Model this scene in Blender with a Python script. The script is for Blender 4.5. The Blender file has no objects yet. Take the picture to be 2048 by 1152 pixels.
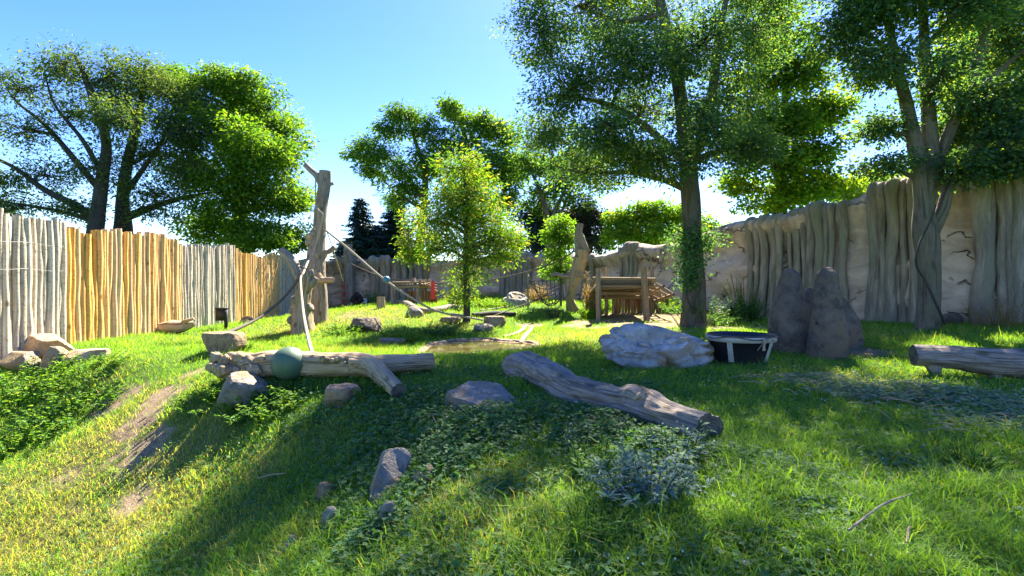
import bpy, bmesh, math, random
import numpy as np
from mathutils import Vector, Matrix
R = math.radians
sc = bpy.context.scene
COL = sc.collection

# ------------------------------------------------------------------ camera, sky, sun, exposure
CAMZ = 1.5
cd = bpy.data.cameras.new('camera'); cam = bpy.data.objects.new('camera', cd); COL.objects.link(cam)
cam.location = (0, 0, CAMZ); cam.rotation_euler = (R(90), 0, 0)
cd.sensor_width = 36; cd.lens = 18; cd.clip_start = 0.05; cd.clip_end = 5000
sc.camera = cam
SUN_AZ, SUN_EL = 70, 47            # azimuth measured from +X towards +Y (the view direction)
S = Vector((math.cos(R(SUN_EL))*math.cos(R(SUN_AZ)), math.cos(R(SUN_EL))*math.sin(R(SUN_AZ)), math.sin(R(SUN_EL))))
w = bpy.data.worlds.new('World'); sc.world = w; w.use_nodes = True
nt = w.node_tree; bg = nt.nodes['Background']
sky = nt.nodes.new('ShaderNodeTexSky'); sky.sky_type = 'NISHITA'; sky.sun_disc = False
sky.sun_elevation = R(SUN_EL); sky.sun_rotation = R(90-SUN_AZ)
sky.air_density = 1.0; sky.dust_density = 0.2; sky.ozone_density = 3.0; sky.altitude = 0
hs = nt.nodes.new('ShaderNodeHueSaturation'); hs.inputs['Saturation'].default_value = 1.32; hs.inputs['Hue'].default_value = 0.521
nt.links.new(sky.outputs[0], hs.inputs['Color']); nt.links.new(hs.outputs[0], bg.inputs[0]); bg.inputs[1].default_value = 0.066
sl = bpy.data.lights.new('sun', 'SUN'); so = bpy.data.objects.new('sun', sl); COL.objects.link(so)
sl.energy = 5.0; sl.angle = R(0.53); sl.color = (1.0, 0.92, 0.76)
so.rotation_euler = (-S).to_track_quat('-Z', 'Y').to_euler(); so.location = (20, 20, 30)
sc.view_settings.view_transform = 'Standard'; sc.view_settings.look = 'None'
sc.view_settings.exposure = 2.55; sc.view_settings.gamma = 1.0; sc.view_settings.use_curve_mapping = False
sc.cycles.use_denoising = True
sc.cycles.max_bounces = 8; sc.cycles.transmission_bounces = 6; sc.cycles.transparent_max_bounces = 8

# ------------------------------------------------------------------ numeric helpers
def P(px, py, d):                   # a point of the place seen at a pixel of the 2048 x 1152 photograph, d metres deep
    return np.array([(px-1024)/1024*d, d, CAMZ+(576-py)/1024*d])
def h1(i, s):
    i = (i.astype(np.int64)*374761393 + s*668265263) & 0xffffffff
    i = ((i ^ (i >> 13))*1274126177) & 0xffffffff
    return ((i ^ (i >> 16)) & 0xffffff)/float(0xffffff)
def vnoise(p, seed=0):              # value noise, -1..1
    p = np.asarray(p, float); i = np.floor(p).astype(np.int64); f = p-i; f = f*f*(3-2*f)
    r = 0
    for dx in (0, 1):
        for dy in (0, 1):
            for dz in (0, 1):
                k = (i[..., 0]+dx)*73856093 ^ (i[..., 1]+dy)*19349663 ^ (i[..., 2]+dz)*83492791
                wgt = (f[..., 0] if dx else 1-f[..., 0])*(f[..., 1] if dy else 1-f[..., 1])*(f[..., 2] if dz else 1-f[..., 2])
                r = r+wgt*h1(k, seed+11)
    return r*2-1
def fbm(p, oct=4, seed=0, gain=.5):
    a, s, t = 1.0, 0, 0
    p = np.asarray(p, float)
    for o in range(oct):
        s = s+a*vnoise(p*2.03**o+o*17.3, seed+o); t += a; a *= gain
    return s/t
def n2(x, y, sc_, seed, oct=3):
    return fbm(np.stack([x*sc_, y*sc_, np.zeros_like(x)+seed*3.7], -1), oct, seed)
def smooth(a, b, x):
    t = np.clip((x-a)/(b-a), 0, 1); return t*t*(3-2*t)
def catmull(pts, n):
    pts = np.asarray(pts, float)
    if len(pts) == 2:
        t = np.linspace(0, 1, n)[:, None]; return pts[0]*(1-t)+pts[1]*t
    q = np.vstack([2*pts[0]-pts[1], pts, 2*pts[-1]-pts[-2]])
    t = np.linspace(0, len(pts)-1-1e-6, n); i = t.astype(int); f = (t-i)[:, None]
    a, b, c, d = q[i], q[i+1], q[i+2], q[i+3]
    return .5*(2*b+(c-a)*f+(2*a-5*b+4*c-d)*f*f+(3*b-a-3*c+d)*f**3)
def nrm(v):
    return v/np.maximum(np.linalg.norm(v, axis=-1, keepdims=True), 1e-9)

# ------------------------------------------------------------------ mesh builder
class MB:
    def __init__(s):
        s.v = []; s.f = []; s.g = []; s.c = []; s.nv = 0
    def add(s, v, faces, mi=0, grain=None, col=None):
        v = np.asarray(v, float).reshape(-1, 3); faces = np.asarray(faces, int)
        s.v.append(v); s.f.append((faces+s.nv, mi))
        s.g.append(np.asarray(grain, float) if grain is not None else v.copy())
        s.c.append(np.asarray(col, float) if col is not None else np.zeros((len(v), 4)))
        s.nv += len(v)
    def mesh(s, name, mats, smooth_=True, off=(0, 0, 0), attr=True):
        me = bpy.data.meshes.new(name)
        v = np.vstack(s.v)-np.asarray(off, float)
        me.vertices.add(len(v)); me.vertices.foreach_set('co', v.astype(np.float32).ravel())
        lens = np.concatenate([np.full(len(f), f.shape[1], np.int32) for f, _ in s.f])
        idx = np.concatenate([f.ravel() for f, _ in s.f]).astype(np.int32)
        me.loops.add(len(idx)); me.loops.foreach_set('vertex_index', idx)
        me.polygons.add(len(lens)); st = np.zeros(len(lens), np.int32); st[1:] = np.cumsum(lens)[:-1]
        me.polygons.foreach_set('loop_start', st)
        mi = np.concatenate([np.full(len(f), m, np.int32) for f, m in s.f])
        if mi.any(): me.polygons.foreach_set('material_index', mi)
        sm = smooth_ if not isinstance(smooth_, bool) else None
        me.polygons.foreach_set('use_smooth', np.full(len(lens), bool(smooth_)))
        me.update(calc_edges=True)
        if attr:
            a = me.attributes.new('grain', 'FLOAT_VECTOR', 'POINT'); a.data.foreach_set('vector', np.vstack(s.g).astype(np.float32).ravel())
            c = me.color_attributes.new('col', 'FLOAT_COLOR', 'POINT'); c.data.foreach_set('color', np.vstack(s.c).astype(np.float32).ravel())
        for m in (mats if isinstance(mats, (list, tuple)) else [mats]): me.materials.append(m)
        return me
    def build(s, name, mats, parent=None, smooth_=True, loc=None):
        off = np.array(parent.location) if (parent is not None and parent.type == 'EMPTY') else (np.asarray(loc, float) if loc is not None else np.zeros(3))
        if parent is not None and parent.parent is not None and parent.type != 'EMPTY': off = np.array(parent.parent.location)
        o = bpy.data.objects.new(name, s.mesh(name, mats, smooth_, off))
        COL.objects.link(o)
        if parent is not None: o.parent = parent
        elif loc is not None: o.location = tuple(loc)
        return o
def thing(name, label, cat, loc, group=None):
    o = bpy.data.objects.new(name, None); COL.objects.link(o); o.empty_display_size = .2
    o.location = tuple(float(x) for x in loc); return tag(o, label, cat, group)
def tag(o, label, cat, group=None, kind=None):
    o['label'] = label; o['category'] = cat
    if group: o['group'] = group
    if kind: o['kind'] = kind
    return o
def place(name, me, parent, loc, rot=(0, 0, 0), scale=(1, 1, 1)):
    o = bpy.data.objects.new(name, me); COL.objects.link(o); o.parent = parent
    o.location = tuple(np.asarray(loc, float)-np.array(parent.location)) if parent else tuple(loc)
    o.rotation_euler = rot; o.scale = scale; return o

def tube(mb, pts, rad, seg=10, n=None, gn=(), cap=(True, True), mi=0, capmi=None, flat=1.0, seed=0, capdome=0.0, func=None):
    """a tapered, bent, gnarled tube; gn = list of (amplitude, frequency round, frequency along)"""
    pts = np.asarray(pts, float); rad = np.atleast_1d(np.asarray(rad, float))
    n = n or max(2, len(pts))
    c = catmull(pts, n) if n != len(pts) or len(pts) > 2 else pts
    r = np.interp(np.linspace(0, 1, n), np.linspace(0, 1, len(rad)), rad) if len(rad) > 1 else np.full(n, rad[0])
    t = nrm(np.gradient(c, axis=0)); L = np.concatenate([[0], np.cumsum(np.linalg.norm(np.diff(c, axis=0), axis=1))])
    ref = np.array([0, 0, 1.0]) if abs(t[0][2]) < .8 else np.array([0, 1.0, 0])
    U = np.zeros_like(c); u = nrm(np.cross(ref, t[0]))
    for i in range(n):
        u = u-t[i]*np.dot(u, t[i]); u = u/np.linalg.norm(u); U[i] = u
    W = np.cross(t, U)
    th = np.linspace(0, 2*np.pi, seg, endpoint=False)
    cs, sn = np.cos(th), np.sin(th)
    m = np.ones((n, seg))
    for a, k, ks in gn:
        q = np.stack([np.broadcast_to(cs*k, (n, seg)), np.broadcast_to(sn*k, (n, seg)), np.broadcast_to((L*ks)[:, None], (n, seg))], -1)
        m = m+a*fbm(q, 3, seed+int(k*7))
    if func is not None: m = m*func(np.broadcast_to(th, (n, seg)), np.broadcast_to(L[:, None]/max(L[-1], 1e-6), (n, seg)))
    V = c[:, None, :]+(U[:, None, :]*(cs*1.0)[None, :, None]+W[:, None, :]*(sn*flat)[None, :, None])*(r[:, None]*m)[..., None]
    G = np.stack([np.broadcast_to(cs, (n, seg))*r.mean(), np.broadcast_to(sn, (n, seg))*r.mean(), np.broadcast_to(L[:, None], (n, seg))], -1)+seed*.37
    i = np.arange(n-1)[:, None]*seg; j = np.arange(seg)[None, :]; j2 = (j+1) % seg
    F = np.stack([i+j, i+j2, i+seg+j2, i+seg+j], -1).reshape(-1, 4)
    mb.add(V.reshape(-1, 3), F, mi, G.reshape(-1, 3))
    for e, k in ((0, 0), (1, n-1)):
        if cap[e]:
            ring = V[k]; cen = ring.mean(0)+t[k]*(-1 if e == 0 else 1)*capdome*r[k]
            g = np.vstack([np.stack([cs*r[k], sn*r[k], np.zeros(seg)], -1), [[0, 0, 0]]])
            a_ = np.arange(seg); b_ = (a_+1) % seg
            f = np.stack([b_, a_, np.full(seg, seg)], -1) if e == 0 else np.stack([a_, b_, np.full(seg, seg)], -1)
            mb.add(np.vstack([ring, cen]), f, mi if capmi is None else capmi, g)
def box(mb, c, s, rz=0.0, rx=0.0, ry=0.0, mi=0, bev=.0):
    x, y, z = np.asarray(s)/2
    v = np.array([[a*x, b*y, d*z] for a in (-1, 1) for b in (-1, 1) for d in (-1, 1)])
    M = np.array((Matrix.Rotation(rz, 3, 'Z') @ Matrix.Rotation(ry, 3, 'Y') @ Matrix.Rotation(rx, 3, 'X')))
    f = [[0, 1, 3, 2], [4, 6, 7, 5], [0, 4, 5, 1], [2, 3, 7, 6], [0, 2, 6, 4], [1, 5, 7, 3]]
    mb.add(v@M.T+np.asarray(c), f, mi, v)
_ico = {}
def ico(sub):
    if sub not in _ico:
        bm = bmesh.new(); bmesh.ops.create_icosphere(bm, subdivisions=sub, radius=1)
        bm.verts.ensure_lookup_table(); _ico[sub] = (np.array([v.co[:] for v in bm.verts]), np.array([[v.index for v in f.verts] for f in bm.faces])); bm.free()
    return _ico[sub]
def leaf_quads(mb, c, d, nn, size, ratio=.5, col=None, fold=.12, mi=0, curl=0.0):
    """one folded four-cornered leaf at every c, pointing along d with its face towards nn"""
    d = nrm(d); b = nrm(np.cross(nn, d)); nn = np.cross(d, b)
    s = np.asarray(size)[:, None]
    v = np.stack([c, c+d*s*.45+b*s*ratio*.5+nn*s*fold, c+d*s-nn*s*curl, c+d*s*.45-b*s*ratio*.5+nn*s*fold], 1)
    N = len(c); f = (np.arange(N)*4)[:, None]+np.arange(4)
    cc = np.repeat(col if col is not None else np.zeros((N, 4)), 4, 0)
    mb.add(v.reshape(-1, 3), f, mi, v.reshape(-1, 3), cc)
# ------------------------------------------------------------------ materials
class NB:
    def __init__(s, name):
        s.m = bpy.data.materials.new(name); s.m.use_nodes = True; s.t = s.m.node_tree; s.t.nodes.clear()
        s.out = s.n('ShaderNodeOutputMaterial')
    def n(s, typ, **kw):
        nd = s.t.nodes.new(typ)
        for k, v in kw.items():
            if hasattr(nd, k) and not k.startswith('i_'): setattr(nd, k, v)
        return nd
    def put(s, sock, v):
        if hasattr(v, 'node'): s.t.links.new(v, sock)
        elif v is not None: sock.default_value = v if not (isinstance(v, tuple) and len(v) == 3 and sock.type == 'RGBA') else (*v, 1)
    def attr(s, name='grain'): return s.n('ShaderNodeAttribute', attribute_name=name)
    def mapv(s, v, scale):
        m = s.n('ShaderNodeMapping'); s.put(m.inputs[0], v); m.inputs['Scale'].default_value = scale; return m.outputs[0]
    def noise(s, v, scale, detail=4, rough=.55, dist=0):
        m = s.n('ShaderNodeTexNoise'); s.put(m.inputs['Vector'], v); m.inputs['Scale'].default_value = scale
        m.inputs['Detail'].default_value = detail; m.inputs['Roughness'].default_value = rough; m.inputs['Distortion'].default_value = dist
        return m.outputs[0]
    def voro(s, v, scale, feat='DISTANCE_TO_EDGE'):
        m = s.n('ShaderNodeTexVoronoi', feature=feat); s.put(m.inputs['Vector'], v); m.inputs['Scale'].default_value = scale; return m.outputs[0]
    def ramp(s, f, *stops):
        r = s.n('ShaderNodeValToRGB'); s.put(r.inputs[0], f); e = r.color_ramp.elements
        while len(e) < len(stops): e.new(.5)
        for q, (p, c) in zip(e, stops):
            q.position = p; q.color = (c, c, c, 1) if not isinstance(c, tuple) else (*c, 1)
        return r.outputs[0]
    def mix(s, f, a, b, blend='MIX'):
        m = s.n('ShaderNodeMix', data_type='RGBA', blend_type=blend); s.put(m.inputs[0], f); s.put(m.inputs[6], a); s.put(m.inputs[7], b); return m.outputs[2]
    def math(s, op, a, b=None, clamp=False):
        m = s.n('ShaderNodeMath', operation=op, use_clamp=clamp); s.put(m.inputs[0], a)
        if b is not None: s.put(m.inputs[1], b)
        return m.outputs[0]
    def bump(s, h, st=.5, dist=.02, nrm_=None):
        b = s.n('ShaderNodeBump'); b.inputs['Strength'].default_value = st; b.inputs['Distance'].default_value = dist; s.put(b.inputs['Height'], h)
        if nrm_ is not None: s.put(b.inputs['Normal'], nrm_)
        return b.outputs[0]
    def done(s, color, rough=.8, bump=None, spec=.3, metal=0, extra=None):
        p = s.n('ShaderNodeBsdfPrincipled'); s.put(p.inputs['Base Color'], color); s.put(p.inputs['Roughness'], rough)
        p.inputs['Specular IOR Level'].default_value = spec; p.inputs['Metallic'].default_value = metal
        if bump is not None: s.put(p.inputs['Normal'], bump)
        s.t.links.new((extra(p) if extra else p.outputs[0]), s.out.inputs[0]); return s.m
def sep(b, c):
    q = b.n('ShaderNodeSeparateColor'); b.put(q.inputs[0], c); return q.outputs

def m_leaf(name, dark, light, alt=None, trans=.45, rough=.6, spec=.18):
    b = NB(name); a = b.attr('col'); r, g, _ = sep(b, a.outputs['Color'])
    c = b.mix(r, dark, light)
    if alt: c = b.mix(g, c, alt)
    def ex(p):
        t = b.n('ShaderNodeBsdfTranslucent'); b.put(t.inputs[0], b.mix(1.0, c, (2.1, 1.9, .5), 'MULTIPLY'))
        m = b.n('ShaderNodeMixShader'); m.inputs[0].default_value = trans
        b.t.links.new(p.outputs[0], m.inputs[1]); b.t.links.new(t.outputs[0], m.inputs[2]); return m.outputs[0]
    return b.done(c, rough, None, spec, extra=ex)
def m_wood(name, c1, c2, c3, streak=26, along=.10, bump_=.6, rough=.85, crack=True, var=.0, moss=None):
    b = NB(name); g = b.attr('grain').outputs['Vector']
    st = b.noise(b.mapv(g, (1, 1, along)), streak, 6, .65, .3)
    big = b.noise(b.mapv(g, (1, 1, .4)), 3.0, 3)
    fine = b.noise(b.mapv(g, (1, 1, along*.8)), streak*2.4, 5, .7); blot = b.noise(b.mapv(g, (1, 1, .7)), 9.0, 5, .65)
    st = b.math('ADD', b.math('MULTIPLY', st, .6), b.math('MULTIPLY', fine, .4))
    col = b.mix(b.ramp(st, (.36, 0.0), (.64, 1.0)), c1, c2); col = b.mix(b.ramp(big, (.45, 0.0), (.7, 1.0)), col, c3); col = b.mix(b.ramp(blot, (.52, 0.0), (.72, .55)), col, c1)
    h = st
    if crack:
        ck = b.ramp(b.noise(b.mapv(g, (1, 1, along*.5)), streak*.55, 4, .5, .8), (.36, 0.0), (.44, 1.0))
        col = b.mix(ck, b.mix(.5, col, (.03, .022, .015)), col); h = b.math('ADD', b.math('ADD', b.math('MULTIPLY', st, .5), b.math('MULTIPLY', ck, .5)), b.math('MULTIPLY', blot, .8))
    kn = b.voro(b.mapv(g, (1, 1, .5)), 4.2, 'F1'); km = b.ramp(kn, (.10, 1.0), (.24, 0.0)); col = b.mix(km, col, b.mix(.65, col, (.05, .035, .022))); h = b.math('SUBTRACT', h, b.math('MULTIPLY', km, .7))
    if moss:
        gm = b.n('ShaderNodeNewGeometry'); col = b.mix(b.ramp(b.noise(gm.outputs['Position'], 2.2, 4), (.5, 0.0), (.68, .8)), col, moss)
    if var:
        oi = b.n('ShaderNodeObjectInfo').outputs['Random']; hs = b.n('ShaderNodeHueSaturation')
        b.put(hs.inputs['Value'], b.math('ADD', b.math('MULTIPLY', oi, var), 1-var*.5))
        oi2 = b.math('FRACT', b.math('MULTIPLY', oi, 7.31)); b.put(hs.inputs['Saturation'], b.math('ADD', b.math('MULTIPLY', oi2, var), 1-var*.5))
        b.put(hs.inputs['Color'], col); col = hs.outputs[0]
    return b.done(col, rough, b.bump(h, bump_, .03), .2)
def m_pole(name, c1, c2, ring, kn):
    b = NB(name); g = b.attr('grain').outputs['Vector']; oi = b.n('ShaderNodeObjectInfo').outputs['Random']
    off = b.n('ShaderNodeVectorMath', operation='ADD'); b.put(off.inputs[0], g)
    cx = b.n('ShaderNodeCombineXYZ'); b.put(cx.inputs[2], b.math('MULTIPLY', oi, 57.0)); b.put(off.inputs[1], cx.outputs[0]); g = off.outputs[0]
    st = b.noise(b.mapv(g, (1, 1, .06)), 34, 5, .6); rg = b.noise(b.mapv(g, (.35, .35, 1)), 16, 4, .7, .6)
    col = b.mix(b.ramp(st, (.3, 0.0), (.7, 1.0)), c1, c2)
    col = b.mix(b.ramp(rg, (.52, 0.0), (.64, .65)), col, ring)
    k = b.voro(b.mapv(g, (1, 1, .55)), 3.6, 'F1'); col = b.mix(b.ramp(k, (.08, 1.0), (.2, 0.0)), col, kn)
    hs = b.n('ShaderNodeHueSaturation'); b.put(hs.inputs['Value'], b.math('ADD', b.math('MULTIPLY', oi, .34), .82))
    b.put(hs.inputs['Saturation'], b.math('ADD', b.math('MULTIPLY', b.math('FRACT', b.math('MULTIPLY', oi, 9.7)), .35), .82))
    b.put(hs.inputs['Color'], col)
    return b.done(hs.outputs[0], .75, b.bump(b.math('ADD', b.math('MULTIPLY', st, .5), rg), .5, .02), .25)
def m_rock(name, c1, c2, c3, scale=3.0, bump_=.6, crack=.0, alt=None, st=None):
    b = NB(name); g = b.attr('grain').outputs['Vector']
    if st: g = b.mapv(g, st)
    n1 = b.noise(g, scale, 6, .6, .4); n2_ = b.noise(g, scale*5, 6, .7); n3 = b.noise(g, scale*.5, 3, .5, 1.0)
    col = b.mix(b.ramp(n1, (.35, 0.0), (.65, 1.0)), c1, c2); col = b.mix(b.ramp(n2_, (.55, 0.0), (.75, .6)), col, c3)
    if alt: col = b.mix(b.ramp(n3, (.52, 0.0), (.6, 1.0)), col, alt)
    h = b.math('ADD', n1, b.math('MULTIPLY', n2_, .5))
    if crack:
        ck = b.ramp(b.voro(b.mapv(g, (1, 1, 1.8)), crack), (0.0, 0.0), (.03, 1.0)); h = b.math('ADD', h, b.math('MULTIPLY', ck, .5))
        col = b.mix(ck, b.mix(.6, col, (.03, .025, .02)), col)
    pit = b.ramp(b.voro(g, scale*5, 'F1'), (.0, 0.0), (.35, 1.0)); h = b.math('ADD', h, b.math('MULTIPLY', pit, .3))
    return b.done(col, .85, b.bump(h, bump_, .06), .25)
def m_plain(name, c, rough=.6, bump_=.0, scale=40, var=.25, spec=.4, metal=0):
    b = NB(name); g = b.attr('grain').outputs['Vector']; n = b.noise(g, scale, 5, .6)
    n2_ = b.noise(g, scale*.15, 4, .6)
    col = b.mix(b.ramp(b.math('MULTIPLY', b.math('ADD', n, n2_), .5), (.3, 1-var), (.7, 1+var*.6)), (0, 0, 0), c, 'MIX') if False else b.mix(1.0, c, b.ramp(b.math('MULTIPLY', b.math('ADD', n, n2_), .5), (.3, 1-var), (.7, 1.0)), 'MULTIPLY')
    return b.done(col, rough, b.bump(n, bump_, .01) if bump_ else None, spec, metal)
M = {}
M['leaf_oak'] = m_leaf('leaf_oak', (.026, .078, .05), (.08, .17, .085), (.22, .29, .04), .5)
M['leaf_maple'] = m_leaf('leaf_maple', (.035, .095, .016), (.095, .21, .025), (.2, .29, .02), .5)
M['leaf_sparse'] = m_leaf('leaf_sparse', (.03, .07, .03), (.085, .15, .05), (.20, .23, .06), .42)
M['leaf_locust'] = m_leaf('leaf_locust', (.035, .1, .025), (.09, .2, .04), (.16, .25, .03), .45)
M['leaf_chestnut'] = m_leaf('leaf_chestnut', (.045, .12, .016), (.13, .26, .03), (.38, .34, .07), .45)
M['leaf_lime'] = m_leaf('leaf_lime', (.05, .14, .014), (.13, .27, .03), (.24, .33, .03), .5)
M['leaf_dark'] = m_leaf('leaf_dark', (.02, .035, .03), (.05, .065, .045), (.16, .13, .08), .25)
M['leaf_spruce'] = m_leaf('leaf_spruce', (.012, .035, .04), (.03, .065, .065), None, .12)
M['leaf_ivy'] = m_leaf('leaf_ivy', (.03, .095, .032), (.085, .2, .07), (.17, .26, .06), .4, .6)
M['leaf_blue'] = m_leaf('leaf_blue', (.05, .11, .11), (.13, .22, .22), (.2, .32, .12), .35)
M['leaf_weed'] = m_leaf('leaf_weed', (.04, .12, .02), (.12, .25, .035), (.22, .29, .05), .45)
M['leaf_dry'] = m_leaf('leaf_dry', (.22, .15, .07), (.4, .29, .15), (.16, .18, .05), .35)
M['leaf_wilt'] = m_leaf('leaf_wilt', (.10, .15, .11), (.26, .32, .24), (.09, .2, .06), .3)
M['grass'] = m_leaf('grass', (.05, .165, .026), (.175, .35, .036), (.40, .34, .14), .45, .6)
M['bark_oak'] = m_wood('bark_oak', (.055, .042, .03), (.155, .122, .088), (.09, .085, .055), 18, .16, 1.0)
M['bark_grey'] = m_wood('bark_grey', (.085, .07, .052), (.20, .165, .115), (.13, .125, .07), 20, .12, 1.0)
M['bark_dark'] = m_wood('bark_dark', (.03, .026, .026), (.075, .065, .06), (.045, .045, .04), 14, .2, .9)
M['dead_grey'] = m_wood('dead_grey', (.11, .09, .075), (.40, .345, .28), (.27, .215, .155), 60, .07, .9)
M['dead_tan'] = m_wood('dead_tan', (.22, .16, .10), (.5, .39, .25), (.36, .25, .14), 48, .08, .9)
M['dead_yellow'] = m_wood('dead_yellow', (.24, .17, .085), (.50, .38, .19), (.30, .25, .17), 40, .08, .9)
M['log_end'] = None
def m_end():
    b = NB('log_end'); g = b.attr('grain').outputs['Vector']
    ln = b.n('ShaderNodeVectorMath', operation='LENGTH'); b.put(ln.inputs[0], g)
    rg = b.noise(b.n('ShaderNodeCombineXYZ').outputs[0], 1) if False else b.math('SINE', b.math('ADD', b.math('MULTIPLY', ln.outputs['Value'], 190.0), b.math('MULTIPLY', b.noise(g, 11, 4), 14.0)))
    col = b.mix(b.math('MULTIPLY', b.math('ADD', rg, 1.0), .5), (.10, .083, .064), (.16, .135, .105)); col = b.mix(b.ramp(b.noise(g, 7, 5), (.4, 0.0), (.65, 1.0)), col, (.045, .042, .042))
    return b.done(col, .9, b.bump(rg, .3, .01), .15)
M['log_end'] = m_end()
M['pole_grey'] = m_pole('pole_grey', (.33, .27, .195), (.60, .51, .39), (.23, .185, .135), (.15, .115, .08))
M['pole_orange'] = m_pole('pole_orange', (.50, .29, .105), (.72, .46, .195), (.42, .22, .075), (.25, .12, .045))
M['timber'] = m_wood('timber', (.16, .11, .065), (.36, .27, .17), (.26, .19, .115), 24, .06, .7, var=.3)
M['timber_red'] = m_wood('timber_red', (.15, .07, .035), (.30, .16, .085), (.22, .12, .07), 24, .06, .7, var=.3)
M['rock_grey'] = m_rock('rock_grey', (.13, .115, .095), (.27, .24, .20), (.075, .066, .055), 4.5, .9, alt=(.26, .19, .11))
M['rock_brown'] = m_rock('rock_brown', (.16, .105, .062), (.33, .225, .135), (.09, .06, .04), 4.5, .9, alt=(.25, .20, .145))
M['rock_sand'] = m_rock('rock_sand', (.30, .18, .10), (.50, .34, .20), (.20, .115, .06), 4.0, .8, alt=(.42, .32, .22))
M['rock_white'] = m_rock('rock_white', (.25, .235, .21), (.48, .45, .41), (.05, .045, .04), 3.2, 1.0, alt=(.30, .235, .155))
M['rock_slab'] = m_rock('rock_slab', (.15, .135, .115), (.26, .235, .20), (.085, .075, .065), 6, .8, alt=(.23, .17, .10))
M['mound'] = m_rock('mound', (.075, .06, .046), (.185, .145, .105), (.04, .034, .028), 5.0, 1.0, alt=(.17, .12, .075))
def m_wall():
    b = NB('wall_rock'); g = b.attr('grain').outputs['Vector']       # grain = (metres along, height 0..1, height in metres)
    sx = b.n('ShaderNodeSeparateXYZ'); b.put(sx.inputs[0], g)
    cb = b.n('ShaderNodeCombineXYZ'); b.put(cb.inputs[0], sx.outputs[0]); b.put(cb.inputs[1], sx.outputs[2])
    v = cb.outputs[0]
    n1 = b.noise(b.mapv(v, (.55, 1.3, 1)), 1.6, 5, .6, .6); n2_ = b.noise(v, 9, 6, .65); n3 = b.noise(b.mapv(v, (1, .25, 1)), 2.2, 5, .6)
    col = b.mix(b.ramp(n1, (.35, 0.0), (.62, 1.0)), (.40, .28, .205), (.60, .46, .35))
    col = b.mix(b.ramp(n2_, (.5, 0.0), (.7, .7)), col, (.44, .35, .275))
    wv = b.n('ShaderNodeVectorMath', operation='ADD'); b.put(wv.inputs[0], b.mapv(v, (.35, .85, 1)))
    nz = b.n('ShaderNodeTexNoise'); b.put(nz.inputs['Vector'], v); nz.inputs['Scale'].default_value = 1.3; nz.inputs['Detail'].default_value = 5
    b.put(wv.inputs[1], nz.outputs['Color'])
    ck = b.ramp(b.voro(wv.outputs[0], 1.05), (0.0, 0.0), (.022, 1.0))
    ck = b.math('MAXIMUM', ck, b.ramp(b.noise(v, .9, 3), (.50, 0.0), (.56, 1.0)))
    col = b.mix(ck, (.06, .043, .035), col)
    stn = b.math('MULTIPLY', b.ramp(n3, (.42, 0.0), (.62, 1.0)), b.ramp(sx.outputs[1], (.55, 0.0), (1.0, .85)))
    col = b.mix(stn, col, (.10, .09, .08))
    h = b.math('ADD', b.math('ADD', b.math('MULTIPLY', n1, .6), b.math('MULTIPLY', n2_, .35)), b.math('MULTIPLY', ck, .5))
    return b.done(col, .9, b.bump(h, 1.0, .12), .2)
M['wall'] = m_wall()
M['root'] = m_rock('root_column', (.17, .14, .105), (.36, .30, .225), (.075, .062, .05), 3.0, 1.0, alt=(.22, .205, .14), st=(1.6, 1.6, .35))
M['rope'] = m_plain('rope', (.36, .30, .22), .9, .6, 90)
M['rope_dark'] = m_plain('rope_dark', (.11, .09, .07), .9, .6, 90)
M['wire'] = m_plain('wire', (.35, .34, .32), .5, 0, 20, metal=.6)
M['black'] = m_plain('black_plastic', (.012, .012, .018), .35, .1, 14, .5, .5)
M['strap'] = m_plain('strap_white', (.50, .47, .40), .8, .3, 22, .5)
M['ball'] = m_plain('ball_green', (.085, .15, .09), .55, .1, 9, .45, .4)
M['red'] = m_plain('red_hose', (.75, .04, .035), .65, .2, 30)
M['white'] = m_plain('white_paint', (.7, .69, .66), .7, .1, 20, .3)
M['blueball'] = m_plain('blue_plastic', (.06, .19, .27), .5, .1, 10)
M['metal'] = m_plain('dark_metal', (.02, .018, .016), .6, .1, 20)
M['lamp'] = m_plain('lamp_metal', (.45, .46, .47), .45, 0, 20, metal=.3)
M['fur'] = m_plain('fur', (.012, .010, .010), .8, .9, 60, .5)
M['skin'] = m_plain('ape_skin', (.035, .026, .024), .6, .4, 40, .4)
def m_ground():
    b = NB('ground'); geo = b.n('ShaderNodeNewGeometry').outputs['Position']; a = b.attr('col')
    dirt, dry, _ = sep(b, a.outputs['Color'])
    n1 = b.noise(geo, 5, 6, .65); n2_ = b.noise(geo, 40, 5, .7); n3 = b.noise(geo, .9, 4)
    soil = b.mix(b.ramp(n1, (.35, 0.0), (.65, 1.0)), (.14, .095, .055), (.30, .215, .13)); soil = b.mix(b.ramp(n2_, (.5, 0.0), (.7, .6)), soil, (.40, .32, .22))
    grs = b.mix(b.ramp(n2_, (.35, 0.0), (.65, 1.0)), (.03, .075, .008), (.085, .18, .016)); grs = b.mix(b.ramp(n3, (.5, 0.0), (.7, .4)), grs, (.09, .10, .03))
    grs = b.mix(b.math('MULTIPLY', dry, .8), grs, (.20, .165, .06))
    f = b.ramp(b.math('ADD', dirt, b.math('MULTIPLY', b.math('SUBTRACT', n1, .5), .7)), (.35, 0.0), (.6, 1.0))
    return b.done(b.mix(f, grs, soil), .95, b.bump(b.math('ADD', n1, n2_), .7, .03), .1)
M['ground'] = m_ground()
def m_water():
    b = NB('pond_water'); geo = b.n('ShaderNodeNewGeometry').outputs['Position']
    n = b.noise(geo, 7, 3); n1 = b.noise(geo, 1.6, 4)
    return b.done(b.mix(b.ramp(n1, (.4, 0.0), (.65, 1.0)), (.06, .05, .014), (.12, .11, .03)), .06, b.bump(n, .12, .01), .5)
M['water'] = m_water()
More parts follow.
